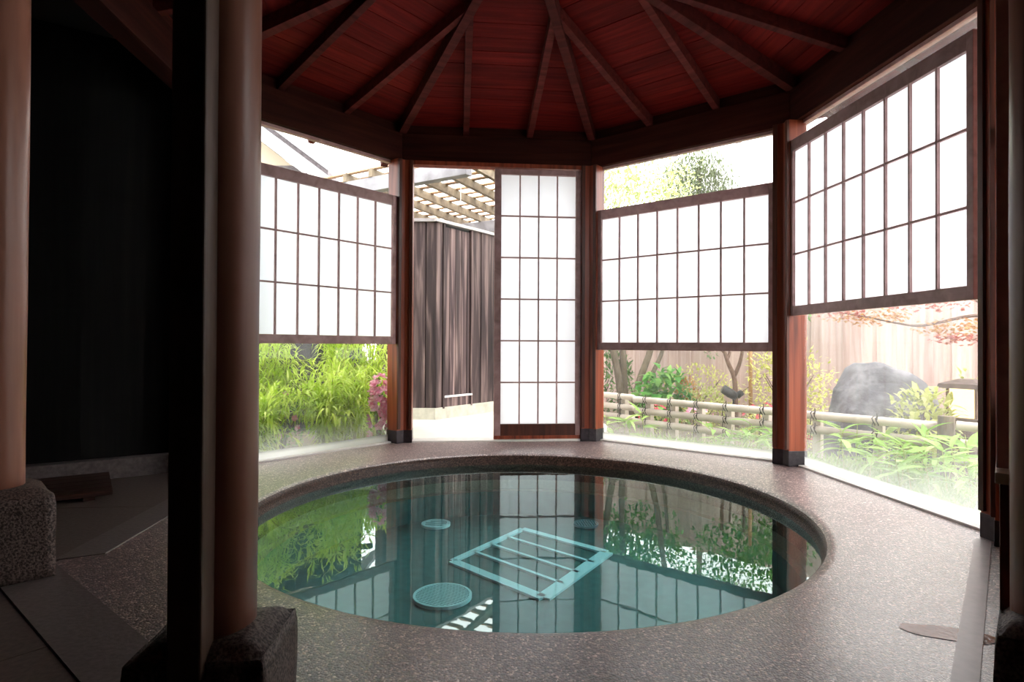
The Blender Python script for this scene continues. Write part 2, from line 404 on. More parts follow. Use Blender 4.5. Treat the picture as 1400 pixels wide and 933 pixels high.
# underwater frame: a square of wide rails with three inner slats
fz = POOL_Z + .001
fL, fT, fR, fB = Vector((-.33, 3.37, 0)), Vector((.075, 3.965, 0)), Vector((.565, 3.525, 0)), Vector((.155, 2.885, 0))
fr_t = thing('bath_grid', 'white square grid with three inner slats resting on the bath floor', 'grid', (0.12, 3.43, fz))
def ubar(p, q, w, name):
    d = (q-p).normalized(); s = Vector((-d.y, d.x, 0))*(w/2)
    mb = MB((0.12, 3.43, fz)); z = fz + .012
    mb.hexa([Vector((*(c.xy), fz)) for c in (p-s, q-s, q+s, p+s)] + [Vector((*(c.xy), z)) for c in (p-s, q-s, q+s, p+s)])
    mb.build(name, 'grate_metal', fr_t)
ubar(fL, fT, .040, 'rail'); ubar(fB, fR, .075, 'rail'); ubar(fL, fB, .058, 'rail'); ubar(fT, fR, .050, 'rail')
for s in (.27, .5, .74): ubar(fL.lerp(fT, s), fB.lerp(fR, s), .022, 'slat')

def drain(loc, r, nbars, ang, label, ringw=.012, fill='grate_hole'):
    t = thing('drain_cover', label, 'drain', (loc[0], loc[1], fz), ang, 'round drain covers on the bath floor')
    mb = MB(); n = 40; vs = []
    for rr, z in ((r, 0), (r, .016), (r-ringw, .016), (r-ringw, 0)):
        vs += [(rr*cos(2*pi*i/n), rr*sin(2*pi*i/n), z) for i in range(n)]
    mb.add(vs, [(a*n+i, a*n+(i+1) % n, (a+1)*n+(i+1) % n, (a+1)*n+i) for a in range(3) for i in range(n)])
    mb.build('rim', 'grate_metal' if fill == 'grate_hole' else 'drain_grey', t)
    mb = MB(); mb.add([(r*.98*cos(2*pi*i/n), r*.98*sin(2*pi*i/n), .003) for i in range(n)], [tuple(range(n))]); mb.build('well', 'grate_hole', t)
    for i in range(nbars):
        x = (i + .5)/nbars*2*(r-ringw) - (r-ringw); h = sqrt(max(0, (r-ringw)**2 - x*x))
        w = (r-ringw)/nbars*.42
        mb = MB(); mb.box(x-w, x+w, -h, h, .006, .014); mb.build('bar', 'grate_metal' if fill == 'grate_hole' else 'drain_grey', t)
drain((-.33, 2.90), .142, 17, radians(62), 'large round slotted drain cover on the bath floor')
drain((-.51, 4.06), .098, 4, radians(80), 'small round drain cover with a wide pale rim under the bamboo reflection', .022)
drain((.51, 4.08), .085, 9, 0.1, 'dull small slotted drain cover beyond the white grid', .008, 'drain_grey')

# threshold stones and corridor tiles are pieces of the floor
def wpoly(k, pts, z): return [wpt(k, u, a, z) for u, a in pts]
def slab(k, u0a, u1a, a0, u0b, u1b, a1, z0, z1, name, mat, clip=None):
    org = wpt(k, (u0a+u1a)/2, (a0+a1)/2, z0)
    mb = MB(org)
    q = [(u0a, a0), (u1a, a0), (u1b, a1), (u0b, a1)]
    mb.hexa(wpoly(k, q, z0) + wpoly(k, q, z1))
    me = mb.mesh(name); me.materials.append(MATS[mat])
    if clip:
        co, no = clip
        bm = bmesh.new(); bm.from_mesh(me)
        g = bm.verts[:] + bm.edges[:] + bm.faces[:]
        bmesh.ops.bisect_plane(bm, geom=g, plane_co=co - org, plane_no=no, clear_outer=True)
        if len(bm.verts) < 4: bm.free(); bpy.data.meshes.remove(me); return
        bmesh.ops.holes_fill(bm, edges=bm.edges[:]); bm.to_mesh(me); bm.free()
    o = mobj(name, me, floor, org); return o
WL0 = Vector((-1.93, 3.945, 0)); WLD = Vector((-.813, -.582, 0)).normalized(); WLN = Vector((WLD.y, -WLD.x, 0))   # left wall line; WLN points behind the wall
if WLN.dot(Vector((0, 1, 0))) < 0: WLN = -WLN
CLIPW = (WL0 - WLN*.02, WLN)
g = .002
for k, a0, a1 in (('HA', 1.67, 1.82), ('GH', 1.82, 2.0), ('FG', 1.82, 2.0)):
    n = 1
    for i in range(n):
        s0, s1 = -1 + 2*i/n, -1 + 2*(i+1)/n
        slab(k, s0*a0*T8+g, s1*a0*T8-g, a0+g, s0*a1*T8+g, s1*a1*T8-g, a1-g, -.05, .004, 'threshold_stone', 'threshold_stone')
slab('EF', -.72, .80, 1.845, -.72, .80, 1.90, -.03, .006, 'threshold_strip', 'metal_strip')
for k, start in (('HA', 1.82), ('GH', 2.0), ('FG', 2.0)):
    a0 = start; row = 0
    while a0 < 3.9:
        a1 = a0 + .55
        n = 2 + row // 2
        for i in range(n):
            s0, s1 = -1 + 2*i/n, -1 + 2*(i+1)/n
            slab(k, s0*a0*T8+g, s1*a0*T8-g, a0+g, s0*a1*T8+g, s1*a1*T8-g, a1-g, -.05, 0.0, 'tile', 'tile_stone', CLIPW)
        a0 = a1; row += 1
# bedding under the corridor tiles
bed = [WL0 + WLD*3.3, WL0, cpt('A', 2.0), cpt('H', 1.9), cpt('G', 2.0), cpt('F', 2.0), Vector((1.24, 1.36, 0)), Vector((1.9, -1.8, 0)), Vector((-4.6, -1.8, 0))]
mb = MB(); mb.prism([(p.x, p.y) for p in bed][::-1], -.09, -.006)
struct(mb.build('floor_bedding', 'joint_dark', floor))
# puddle near the right posts, with the post's orange reflection painted in
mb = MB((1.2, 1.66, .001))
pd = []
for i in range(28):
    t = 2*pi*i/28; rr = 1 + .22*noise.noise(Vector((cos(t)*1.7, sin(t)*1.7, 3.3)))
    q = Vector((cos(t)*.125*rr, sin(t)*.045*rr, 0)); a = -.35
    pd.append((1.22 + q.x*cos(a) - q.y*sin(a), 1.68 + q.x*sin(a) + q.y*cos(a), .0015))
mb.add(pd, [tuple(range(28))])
m, nt, out = new_mat('puddle_painted_reflection')
pr = princ(nt, out, 0.2, (.34, .12, .05), .2); nn = N(nt, 'ShaderNodeTexNoise'); nn.inputs['Scale'].default_value = 70; L(nt, coords(nt), nn.inputs['Vector']); L(nt, bump(nt, nn.outputs['Fac'], .35, .004), pr.inputs['Normal'])  # orange-brown base colour stands in for the corner post mirrored in the water
tag(mb.build('puddle', 'puddle_painted_reflection', loc=(1.2, 1.66, .001)), 'small shallow puddle on the pebble deck with a painted orange reflection', 'puddle')

# ------------------------------------------------------------------ corridor shell round the dark side
WH = 2.66
def wall(name, p, q, nrm, z0, z1, th, mat, label=None):
    mb = MB(p); p = Vector(p); q = Vector(q); n = Vector(nrm).normalized()*th
    mb.hexa([Vector((*x.xy, z0)) for x in (p, q, q+n, p+n)] + [Vector((*x.xy, z1)) for x in (p, q, q+n, p+n)])
    return struct(mb.build(name, mat, loc=p), label)
WL1 = WL0 + WLD*3.35
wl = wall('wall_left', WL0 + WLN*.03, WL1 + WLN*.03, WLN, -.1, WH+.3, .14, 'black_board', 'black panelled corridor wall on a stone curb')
wrot = math.atan2(WLD.y, WLD.x)
s = 0.10; i = 0
widths = [.40, .03, .33, .33, .33, .33, .33, .33, .33, .3]
while s < 3.2:
    w = [.33, .31, .34, .33, .32][i % 5]
    p = WL0 + WLD*s
    mb = MB(); mb.box(0, w-.006, -.0, -.028, .115, WH)
    me = mb.mesh('board'); me.materials.append(MATS['black_board'])
    o = bpy.data.objects.new('board', me); put(o); o.parent = wl
    o.matrix_world = Matrix.Translation(p + WLN*.03) @ Matrix.Rotation(wrot, 4, 'Z')
    o.parent = wl; o.matrix_parent_inverse = Matrix.Translation(wl.location).inverted()
    s += w; i += 1
mb = MB(WL0); a, b = WL0 + WLD*.02, WL1
mb.hexa([Vector((*x.xy, z)) for z in (-.02, .115) for x in (a - WLN*.06, b - WLN*.06, b + WLN*.03, a + WLN*.03)])
struct(mb.build('baseboard_left', 'curb_stone', loc=WL0, bevel=.008), 'low stone curb under the black wall')
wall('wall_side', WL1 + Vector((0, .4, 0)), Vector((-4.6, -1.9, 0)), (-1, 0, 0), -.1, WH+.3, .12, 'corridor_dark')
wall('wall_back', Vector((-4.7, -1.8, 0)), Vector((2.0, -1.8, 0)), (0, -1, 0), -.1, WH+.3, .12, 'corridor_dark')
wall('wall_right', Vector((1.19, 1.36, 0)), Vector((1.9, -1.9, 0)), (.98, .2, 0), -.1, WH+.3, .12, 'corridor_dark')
cv = [WL0 + WLD*3.5 + WLN*.2, WL0 + WLN*.2 - WLD*.05, cpt('A', 2.10), cpt('H', 2.10), cpt('G', 2.10), cpt('F', 2.10), Vector((1.42, 1.36, 0)), Vector((2.1, -1.9, 0)), Vector((-4.7, -1.9, 0))]
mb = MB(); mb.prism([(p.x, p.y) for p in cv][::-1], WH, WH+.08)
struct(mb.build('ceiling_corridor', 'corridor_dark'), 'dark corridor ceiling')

# dark low wooden step in front of the left wall
st = thing('wooden_step', 'low dark wooden step board by the black wall', 'step', WL0 + WLD*.60 - WLN*.065, math.atan2(-WLD.y, -WLD.x))
for i in range(5):
    mb = MB(); mb.box(-1.7, 0, -.108 - i*.111, -.002 - i*.111, .022, .045); mb.build('board', 'step_wood', st, .003)
for x in (-1.5, -.8, -.1):
    mb = MB(); mb.box(x-.025, x+.025, -.54, -.01, .002, .022); mb.build('bearer', 'step_wood', st)

# ------------------------------------------------------------------ corner posts, beams, log pillars
def post_section(a_in, a_out, du):
    r = radians(22.5); u = a_in*T8 - du
    def P(s, a, uu): return (s*sin(r)*a - s*cos(r)*uu, cos(r)*a + sin(r)*uu)
    rin = a_in/cos(r)
    return [(0, rin), P(1, a_in, u), P(1, a_out, u), (0, a_out/cos(r)), P(-1, a_out, u), P(-1, a_in, u)]
POST_LABEL = {
 'A': 'reddish corner post beside the black corridor wall',
 'B': 'reddish corner post between the leafy left window and the doorway',
 'C': 'reddish corner post between the tall paper door and a low bamboo fence view',
 'D': 'reddish corner post between the two windows that look on the bamboo fence',
 'E': 'reddish corner post beside the lantern view'}
BEAM_Z0, BEAM_Z1 = 2.334, 2.572
for c in 'ABCDE':
    base = cpt(c, 2.06) + (wpt('DE', .055, 0) - wpt('DE', 0, 0) if c == 'E' else Vector()); ang = radians(CORNER[c]) + YAW - pi/2
    t = thing('corner_post', POST_LABEL[c], 'post', base, ang, 'corner posts of the bath house')
    sec = [(x, y - 2.06) for x, y in post_section(1.872, 2.0, .068)]
    area = sum(sec[i][0]*sec[(i+1) % 6][1] - sec[(i+1) % 6][0]*sec[i][1] for i in range(6))
    if area < 0: sec = sec[::-1]
    mb = MB(); mb.prism(sec, .10, BEAM_Z0); mb.build('shaft', 'post_wood', t, .004)
    sec2 = [(x*1.03, y*1.06) for x, y in sec]
    mb = MB(); mb.prism(sec2, 0, .105); mb.build('copper_sleeve', 'copper_dark', t, .003)
    for s in (1, -1):
        # guide strip on each wall side that carries the sash
        if (c == 'A' and s == 1) or (c == 'E' and s == -1): pass
        r = radians(22.5)
        def P(a, uu): return (s*sin(r)*a - s*cos(r)*uu, cos(r)*a + sin(r)*uu - 2.06)
        q = [P(1.858, .735), P(1.858, .708), P(1.884, .708), P(1.884, .735)]
        ar = sum(q[i][0]*q[(i+1) % 4][1] - q[(i+1) % 4][0]*q[i][1] for i in range(4))
        if ar < 0: q = q[::-1]
        mb = MB(); mb.prism(q, .115, BEAM_Z0 - .004); mb.build('guide_strip', 'guide_wood', t, .002)

BEAM_LABEL = {'AB': 'dark ring beam above the leafy left window', 'BC': 'dark ring beam above the doorway', 'CD': 'dark ring beam above the window with tree tops',
 'DE': 'dark ring beam above the highest raised screen', 'EF': 'dark ring beam running over the lantern corner out of view', 'FG': 'dark ring beam over the entrance side',
 'GH': 'dark ring beam between the two log pillars', 'HA': 'dark ring beam in front of the black wall'}
for k in SIDE:
    if k == 'FG': continue
    a0, a1 = 1.935, 2.06
    org = wpt(k, 0, a0, BEAM_Z0); 
    o_t = thing('ring_beam', BEAM_LABEL[k], 'beam', org, rot_of(k), 'ring beams under the roof')
    mb = MB()
    q = [(-a0*T8, 0), (a0*T8, 0), (a1*T8, a1-a0), (-a1*T8, a1-a0)]
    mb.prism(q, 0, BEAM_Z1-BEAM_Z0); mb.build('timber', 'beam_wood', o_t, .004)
    mb = MB(); b0 = a0 + .04; q = [(-b0*T8, .04), (b0*T8, .04), (b0*T8+.008, .06), (-b0*T8-.008, .06)]
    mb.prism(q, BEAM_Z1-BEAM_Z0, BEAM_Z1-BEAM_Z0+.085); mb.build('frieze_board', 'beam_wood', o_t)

def log_mesh(r, z0, z1, seed, n=26, m=26):
    mb = MB(); vs = []
    for i in range(m+1):
        z = z0 + (z1-z0)*i/m
        for j in range(n):
            t = 2*pi*j/n
            rr = r*(1 + .035*noise.noise(Vector((cos(t)*1.3, sin(t)*1.3, z*1.1 + seed))) + .02*noise.noise(Vector((cos(t)*3, sin(t)*3, z*3 + seed))))
            vs.append((rr*cos(t), rr*sin(t), z))
    fs = [(i*n+j, i*n+(j+1) % n, (i+1)*n+(j+1) % n, (i+1)*n+j) for i in range(m) for j in range(n)] + [tuple(range(n))[::-1], tuple(m*n+j for j in range(n))]
    return mb.add(vs, fs)
def stone_base(t, sx, sy, h, rz, seed):
    bm = bmesh.new(); bmesh.ops.create_cube(bm, size=1)
    bmesh.ops.subdivide_edges(bm, edges=bm.edges[:], cuts=9, use_grid_fill=True)
    for v in bm.verts:
        p = Vector((v.co.x*sx, v.co.y*sy, (v.co.z+.5)*h))
        # rounded upper edge
        ex = max(abs(v.co.x), abs(v.co.y))*2
        if v.co.z > .49: p.z -= .028*max(0, (ex-.60)/.40)**2
        k = 1 - .06*max(0, (v.co.z-.2)/.3)**2
        p.x *= k; p.y *= k
        nv = noise.noise_vector(p*9 + Vector((seed, 0, 0)))*.006
        if v.co.z > -.49: p += nv
        v.co = Matrix.Rotation(rz, 3, 'Z') @ p
    me = bpy.data.meshes.new('stone_base'); bm.to_mesh(me); bm.free()
    me.polygons.foreach_set('use_smooth', [True]*len(me.polygons)); me.materials.append(MATS['granite'])
    return mobj('stone_base', me, t)
# pillar with the dark jamb
t = thing('log_pillar', 'thick debarked log pillar with a dark square jamb on a rough stone base', 'pillar', (-.582, 1.19, 0), YAW, 'log pillars of the entrance side')
log_mesh(.072, .20, 2.70, 1.0).build('log', 'log_wood', t, smooth=True)
mb = MB(); mb.box(-.040, .020, -.125, -.060, .20, 2.68); mb.build('jamb', 'jamb_wood', t, .004)
stone_base(t, .250, .225, .25, 0.0, 1.0)
t = thing('log_pillar', 'debarked log pillar with orange foot on a tall granite block near the wooden step', 'pillar', (-1.785, 2.06, 0), YAW, 'log pillars of the entrance side')
log_mesh(.090, .27, 2.70, 5.0).build('log', 'log_wood', t, smooth=True)
stone_base(t, .31, .31, .31, radians(40), 4.0)
t = thing('log_pillar', 'log pillar beside the post at the lantern view', 'pillar', (1.135, 1.24, 0), YAW, 'log pillars of the entrance side')
log_mesh(.080, .22, 2.70, 9.0).build('log', 'log_wood', t, smooth=True)
stone_base(t, .20, .26, .25, radians(-47), 7.0)

# ------------------------------------------------------------------ roof: rafters, planks, shell
def zr(a): return 2.668 + .25*(1.94 - a)
ceil_e = MB()
for k in SIDE:
    amax = 2.50 if k in ('AB', 'BC', 'CD', 'DE', 'EF') else 2.12
    ceil_e.hexa([wpt(k, s*a*T8, a, zr(a) + dz) for dz in (.024, .07) for s, a in ((-1, .0), (1, .0), (1, amax), (-1, amax))] if False else
                [wpt(k, -amax*T8, amax, zr(amax)+.024), wpt(k, amax*T8, amax, zr(amax)+.024), wpt(k, .01*T8, .01, zr(.01)+.024), wpt(k, -.01*T8, .01, zr(.01)+.024),
                 wpt(k, -amax*T8, amax, zr(amax)+.075), wpt(k, amax*T8, amax, zr(amax)+.075), wpt(k, .01*T8, .01, zr(.01)+.075), wpt(k, -.01*T8, .01, zr(.01)+.075)])
ceiling = struct(ceil_e.build('ceiling', 'dark_shell'), 'eight-sided timber roof with radiating rafters')
for k in SIDE:
    amax = 2.50 if k in ('AB', 'BC', 'CD', 'DE', 'EF') else 2.10
    a = amax
    while a > .12:
        b = max(a - .128, .05)
        aa, bb = a - .002, b + .002
        org = wpt(k, 0, (a+b)/2, zr((a+b)/2)); r = rot_of(k)
        mb = MB(); ym = (a+b)/2; zm = zr(ym)
        j = random.uniform(-.002, .002)
        def q(u, aq, dz): return (u, aq - ym, zr(aq) - zm + dz + j)
        mb.hexa([q(-aa*T8, aa, 0), q(aa*T8, aa, 0), q(bb*T8, bb, 0), q(-bb*T8, bb, 0), q(-aa*T8, aa, .018), q(aa*T8, aa, .018), q(bb*T8, bb, .018), q(-bb*T8, bb, .018)])
        o = mb.build('ceiling_plank', 'plank_wood', ceiling, loc=org); o.rotation_euler = (0, 0, r)
        a = b
for c in CORNER:
    rout = (2.48 if c in 'BCDE' else 2.10)/cos(radians(22.5))
    ang = radians(CORNER[c]) + YAW; r = ang - pi/2
    ctr = Vector((CX, CY, zr(0)))
    mb = MB(); mb.bar((0, .03, -.25*.03*cos(radians(22.5)) - .002), (0, rout, -.25*rout*cos(radians(22.5)) - .002), .062, .092)
    o = mb.build('hip_rafter', 'rafter_wood', ceiling, .003, loc=ctr); o.rotation_euler = (0, 0, r)
for k in SIDE:
    aout = 2.48 if k in ('AB', 'BC', 'CD', 'DE', 'EF') else 2.10
    for u in (-.272, .272):
        ain = abs(u)/T8 + .02
        org = wpt(k, u, 0, zr(0))
        mb = MB(); mb.bar((0, ain, -.25*ain - .002), (0, aout, -.25*aout - .002), .05, .075)
        o = mb.build('jack_rafter', 'rafter_wood', ceiling, .003, loc=org); o.rotation_euler = (0, 0, rot_of(k))
mb = MB(); mb.prism([(.085*cos(radians(45*i+22.5)), .085*sin(radians(45*i+22.5))) for i in range(8)], -.22, .02)
o = mb.build('hub', 'rafter_wood', ceiling, loc=(CX, CY, zr(0)))

# ------------------------------------------------------------------ fixed glass windows
def window(n, k, glass, label):
    t = bpy.data.objects.new('window_%d' % n, None); t.location = wpt(k, 0, 1.985, 0); t.rotation_euler = (0, 0, rot_of(k)); put(t); struct(t, label)
    mb = MB(); mb.box(-.74, .74, -.003, .003, .010, BEAM_Z0); mb.build('pane', glass, t)
    mb = MB(); mb.box(-.76, .76, -.047, .06, -.06, .012); mb.build('sill', 'sill_white', t, .003)
    for s in (-1, 1):
        mb = MB(); x = s*.742; mb.box(min(x, x-s*.014), max(x, x-s*.014), -.012, .012, .012, BEAM_Z0); mb.build('glazing_bead', 'shoji_wood', t)
    mb = MB(); mb.box(-.76, .76, -.012, .03, BEAM_Z0-.022, BEAM_Z0+.002); mb.build('head_bead', 'shoji_wood', t)
window(1, 'AB', 'glass_light_mist', 'fixed glass window on the bamboo shrub')
window(2, 'CD', 'glass_misted', 'fixed glass window on the bamboo rail fence')
window(3, 'DE', 'glass_steamed', 'steamed glass window on the boulder and lantern')
window(4, 'EF', 'glass_light_mist', 'fixed glass window seen edge-on beside the right log pillar')

# ------------------------------------------------------------------ shoji screens and door
def lattice(t, x0, x1, z0, z1, nc, nr, stile, top, bot, y0, y1):
    W = 'shoji_wood'
    for a, b in ((x0, x0+stile), (x1-stile, x1)):
        mb = MB(); mb.box(a, b, y0, y1, z0, z1); mb.build('stile', W, t, .002)
    mb = MB(); mb.box(x0+stile, x1-stile, y0+.001, y1-.001, z1-top, z1); mb.build('top_rail', W, t, .002)
    mb = MB(); mb.box(x0+stile, x1-stile, y0+.001, y1-.001, z0, z0+bot); mb.build('bottom_rail', W if bot < .09 else 'guide_wood', t, .002)
    px0, px1, pz0, pz1 = x0+stile, x1-stile, z0+bot, z1-top
    cw, ch = (px1-px0)/nc, (pz1-pz0)/nr
    ym = (y0+y1)/2
    vm = MB(); vm.box(-.0055, .0055, y0+.004, ym+.004, 0, pz1-pz0); vme = vm.mesh('muntin'); vme.materials.append(MATS[W])
    hm = MB(); hm.box(0, px1-px0, y0+.006, ym+.003, -.006, .006); hme = hm.mesh('muntin'); hme.materials.append(MATS[W])
    pm = MB(); pm.box(.001, cw-.001, ym+.004, ym+.0065, .001, ch-.001); pme = pm.mesh('paper_pane'); pme.materials.append(MATS['shoji_paper'])
    for i in range(1, nc): mobj('muntin', vme, t, (px0+i*cw, 0, pz0))
    for j in range(1, nr): mobj('muntin', hme, t, (px0, 0, pz0+j*ch))
    for i in range(nc):
        for j in range(nr): mobj('paper_pane', pme, t, (px0+i*cw, 0, pz0+j*ch))
def screen(k, z0, z1, a, label, x0=-.705, x1=.705, nc=8):
    t = thing('shoji_screen', label, 'screen', wpt(k, 0, a, z0), rot_of(k), 'raised lattice paper screens')
    lattice(t, x0, x1, 0, z1-z0, nc, 3, .036, .078, .062, -.016, .016)
    return t
screen('AB', .810, 2.022, 1.904, 'raised lattice paper screen above the bamboo shrub')
screen('CD', .770, 1.945, 1.904, 'raised lattice paper screen below the tree tops, above the bamboo fence', -.708, .708)
screen('DE', 1.012, 2.190, 1.900, 'highest raised lattice paper screen above the boulder and lantern', -.722, .716)
wp = bpy.data.objects.new('trim_3', None); wp.location = wpt('EF', 0, 1.95, 0); wp.rotation_euler = (0, 0, rot_of('EF')); put(wp); struct(wp, 'low board panel with a pale ledge under the edge-on screen')
for i in range(9):
    mb = MB(); x0 = -.735 + i*.1634; mb.box(x0, x0+.160, -.012, .012, .012, .50); mb.build('board', 'post_wood', wp, .002)
mb = MB(); mb.box(-.735, .735, -.020, .014, .50, .525); mb.build('ledge', 'bead_wood', wp, .002)
screen('EF', .53, 1.71, 1.948, 'lattice paper screen seen edge-on beside the log pillar', -.70, .70)
door = bpy.data.objects.new('door_1', None); door.location = wpt('BC', .343, 1.904, .018); door.rotation_euler = (0, 0, rot_of('BC')); put(door); struct(door, 'tall sliding lattice paper door with a dark kick rail')
lattice(door, -.374, .374, 0, 2.272, 4, 6, .056, .045, .125, -.018, .018)
mb = MB(); mb.box(-.372, .372, -.0195, -.0165, .0, .03); mb.build('kick_rail', 'post_wood', door)
trk = bpy.data.objects.new('trim_1', None); trk.location = wpt('BC', 0, 1.93, BEAM_Z0); trk.rotation_euler = (0, 0, rot_of('BC')); put(trk); struct(trk, 'door head track under the beam')
mb = MB(); mb.box(-.73, .73, -.05, -.022, -.034, 0); mb.build('track', 'post_wood', trk)
mb = MB(); mb.box(-.73, .73, .0, .05, -.030, 0); mb.build('track', 'post_wood', trk)
sl = MB(wpt('BC', 0, 1.95, 0)); sl.hexa(wpoly('BC', [(-.75, 1.88), (.75, 1.88), (.75, 2.06), (-.75, 2.06)], -.06) + wpoly('BC', [(-.75, 1.88), (.75, 1.88), (.75, 2.06), (-.75, 2.06)], .012))
struct(sl.build('trim_2', 'sill_white', loc=wpt('BC', 0, 1.95, 0), bevel=.003), 'pale threshold sill of the doorway')

# ================================================================== GARDEN
GZ = -.14
# ground outside: big plane with the pavilion cut out is hidden under the deck
mb = MB(); mb.add([(-30, -6, GZ), (30, -6, GZ), (30, 40, GZ), (-30, 40, GZ)], [(0, 1, 2, 3)])
gobj = mb.build('ground', 'soil'); gobj['kind'] = 'structure'; gobj['label'] = 'garden soil round the bath house'
# cut a hole in the ground under the pool so the basin stays open
bm = bmesh.new(); bm.from_mesh(gobj.data); bm.clear()
ring = [bm.verts.new(wpt(k, 0, 0, GZ) + (cpt(c, 2.1, 0) - Vector((CX, CY, 0)))) for k, c in zip(list(SIDE), 'ABCDEFGH')]
outer = [bm.verts.new(Vector((CX, CY, GZ)) + (cpt(c, 40, 0) - Vector((CX, CY, 0)))) for c in 'ABCDEFGH']
for i in range(8):
    j = (i+1) % 8; bm.faces.new((ring[i], ring[j], outer[j], outer[i]))
bmesh.ops.recalc_face_normals(bm, faces=bm.faces); bm.to_mesh(gobj.data); bm.free()
mb = MB((-.6, 6, GZ)); 
mb.prism([(-1.05, 5.12), (.80, 5.25), (1.0, 6.2), (.9, 12), (-1.6, 12), (-1.35, 6.2)], GZ, -.03)
po = mb.build('path', 'path_stone', loc=(-.6, 6, GZ)); struct(po, 'pale paved path outside the doorway')

# --- leaf helpers
def leaf(vs, fs, p, d, ln, wd, up, droop=0.25, fold=0.25):
    d = d.normalized(); s = d.cross(up)
    if s.length < 1e-3: s = d.cross(Vector((1, 0, 0)))
    s.normalize(); n = s.cross(d)
    b = len(vs)
    m1 = p + d*ln*.35; m2 = p + d*ln*.7 - n*ln*droop*.35
    tip = p + d*ln - n*ln*droop
    vs += [p, m1 - s*wd*.5 + n*wd*fold, m1 + s*wd*.5 + n*wd*fold, m2 - s*wd*.36 + n*wd*fold*.6, m2 + s*wd*.36 + n*wd*fold*.6, tip]
    fs += [(b, b+2, b+1), (b+1, b+2, b+4, b+3), (b+3, b+4, b+5)]
def leaf4(vs, fs, p, d, ln, wd, up):
    d = d.normalized(); s = d.cross(up)
    if s.length < 1e-3: s = d.cross(Vector((1, 0, 0)))
    s.normalize(); n = s.cross(d); b = len(vs)
    m = p + d*ln*.5
    vs += [p, m + s*wd*.5 - n*wd*.15, p + d*ln, m - s*wd*.5 - n*wd*.15]
    fs += [(b, b+1, b+2, b+3)]
def rdir(rng, up=0.0):
    while True:
        v = Vector((rng.uniform(-1, 1), rng.uniform(-1, 1), rng.uniform(-1, 1)))
        if .05 < v.length < 1: break
    v.normalize(); v.z += up; return v.normalized()
def stuff(vs, fs, name, mat, parent):
    mb = MB(); mb.v = [tuple(v) for v in vs]; mb.f = fs
    o = mb.build(name, mat, parent); o['kind'] = 'stuff'; return o

def bamboo_shrub(loc, h, spread, nst, label, seed, ln=.125, wd=.016, mat='leaf_bamboo', per=52, lean=(0, 0)):
    rng = random.Random(seed)
    t = thing('bamboo_shrub', label, 'shrub', loc, 0, 'feathery bamboo shrubs outside the left window')
    vs, fs = [], []; stm = MB()
    for i in range(nst):
        a = rng.uniform(0, 2*pi); r0 = rng.uniform(0, .10)
        hh = h*rng.uniform(.45, 1.05); sp = spread*rng.uniform(.3, 1.1)
        p0 = Vector((cos(a)*r0, sin(a)*r0, 0)); tipx = Vector((cos(a)*sp + lean[0], sin(a)*sp + lean[1], hh))
        pts = []
        for q in range(7):
            s_ = q/6; pts.append(p0.lerp(Vector((tipx.x*s_**1.6, tipx.y*s_**1.6, 0)), s_) + Vector((0, 0, hh*(1-(1-s_)**1.7) - .10*h*s_**4)))
        stm.tube(pts, [.005, .005, .0045, .004, .0035, .003, .002], 5)
        for j in range(per):
            s_ = rng.uniform(.22, 1.0); f = s_*6; q = min(int(f), 5); p = pts[q].lerp(pts[q+1], f-q)
            dd = (pts[q+1]-pts[q]).normalized(); rd = rdir(rng, .1)
            d = (dd*.5 + rd).normalized()
            p = p + rd*rng.uniform(0, .07)
            leaf(vs, fs, p, d, ln*rng.uniform(.6, 1.25), wd*rng.uniform(.8, 1.3), Vector((0, 0, 1)), rng.uniform(.15, .6))
    stm.build('stems', 'leaf_olive', t)
    stuff(vs, fs, 'leaves', mat, t)
    return t
def bush(name, loc, size, n, ln, wd, mat, label, cat='shrub', seed=1, group=None, stems=5, flowers=None, shell=.55, broad=False, up=.25, stem_mat='bark'):
    rng = random.Random(seed)
    t = thing(name, label, cat, loc, 0, group)
    vs, fs = [], []
    sx, sy, sz = size
    for i in range(n):
        v = rdir(rng); r = shell + (1-shell)*rng.random()**.6
        lump = 1 + .22*noise.noise(v*2.3 + Vector((seed*3.1, 0, 0)))
        p = Vector((v.x*sx*r*lump, v.y*sy*r*lump, sz*(1 + v.z*r*lump)))
        if p.z < .01: p.z = rng.uniform(.01, .08)
        d = (v*.7 + rdir(rng, up)).normalized()
        (leaf if broad else leaf4)(vs, fs, p, d, ln*rng.uniform(.6, 1.25), wd*rng.uniform(.7, 1.25), Vector((0, 0, 1)))
    stuff(vs, fs, 'leaves', mat, t)
    stm = MB()
    for i in range(stems):
        a = 2*pi*i/stems + rng.random(); e = Vector((cos(a)*sx*.55, sin(a)*sy*.55, sz*rng.uniform(1.0, 1.5)))
        stm.tube([(0, 0, 0), (e.x*.3, e.y*.3, e.z*.5), e], [.012, .009, .004], 6)
    if stems: stm.build('stems', stem_mat, t)
    if flowers:
        nf, fr, fm, fdir = flowers
        for q in range(nf):
            v = (rdir(rng, .2) + Vector(fdir)).normalized(); 
            p = Vector((v.x*sx, v.y*sy, sz*(1+v.z)))*1.02
            fv, ff = [], []
            for w in range(5):
                a = 2*pi*w/5 + rng.random()*.3
                e1 = v.orthogonal().normalized(); e2 = v.cross(e1)
                d = (e1*cos(a) + e2*sin(a))*.9 + v*.45
                leaf4(fv, ff, Vector((0, 0, 0)), d, fr, fr*.85, v)
            mb = MB(); mb.v = [tuple(x) for x in fv]; mb.f = ff
            mb.build('blossom', fm, t, loc=p)
    return t

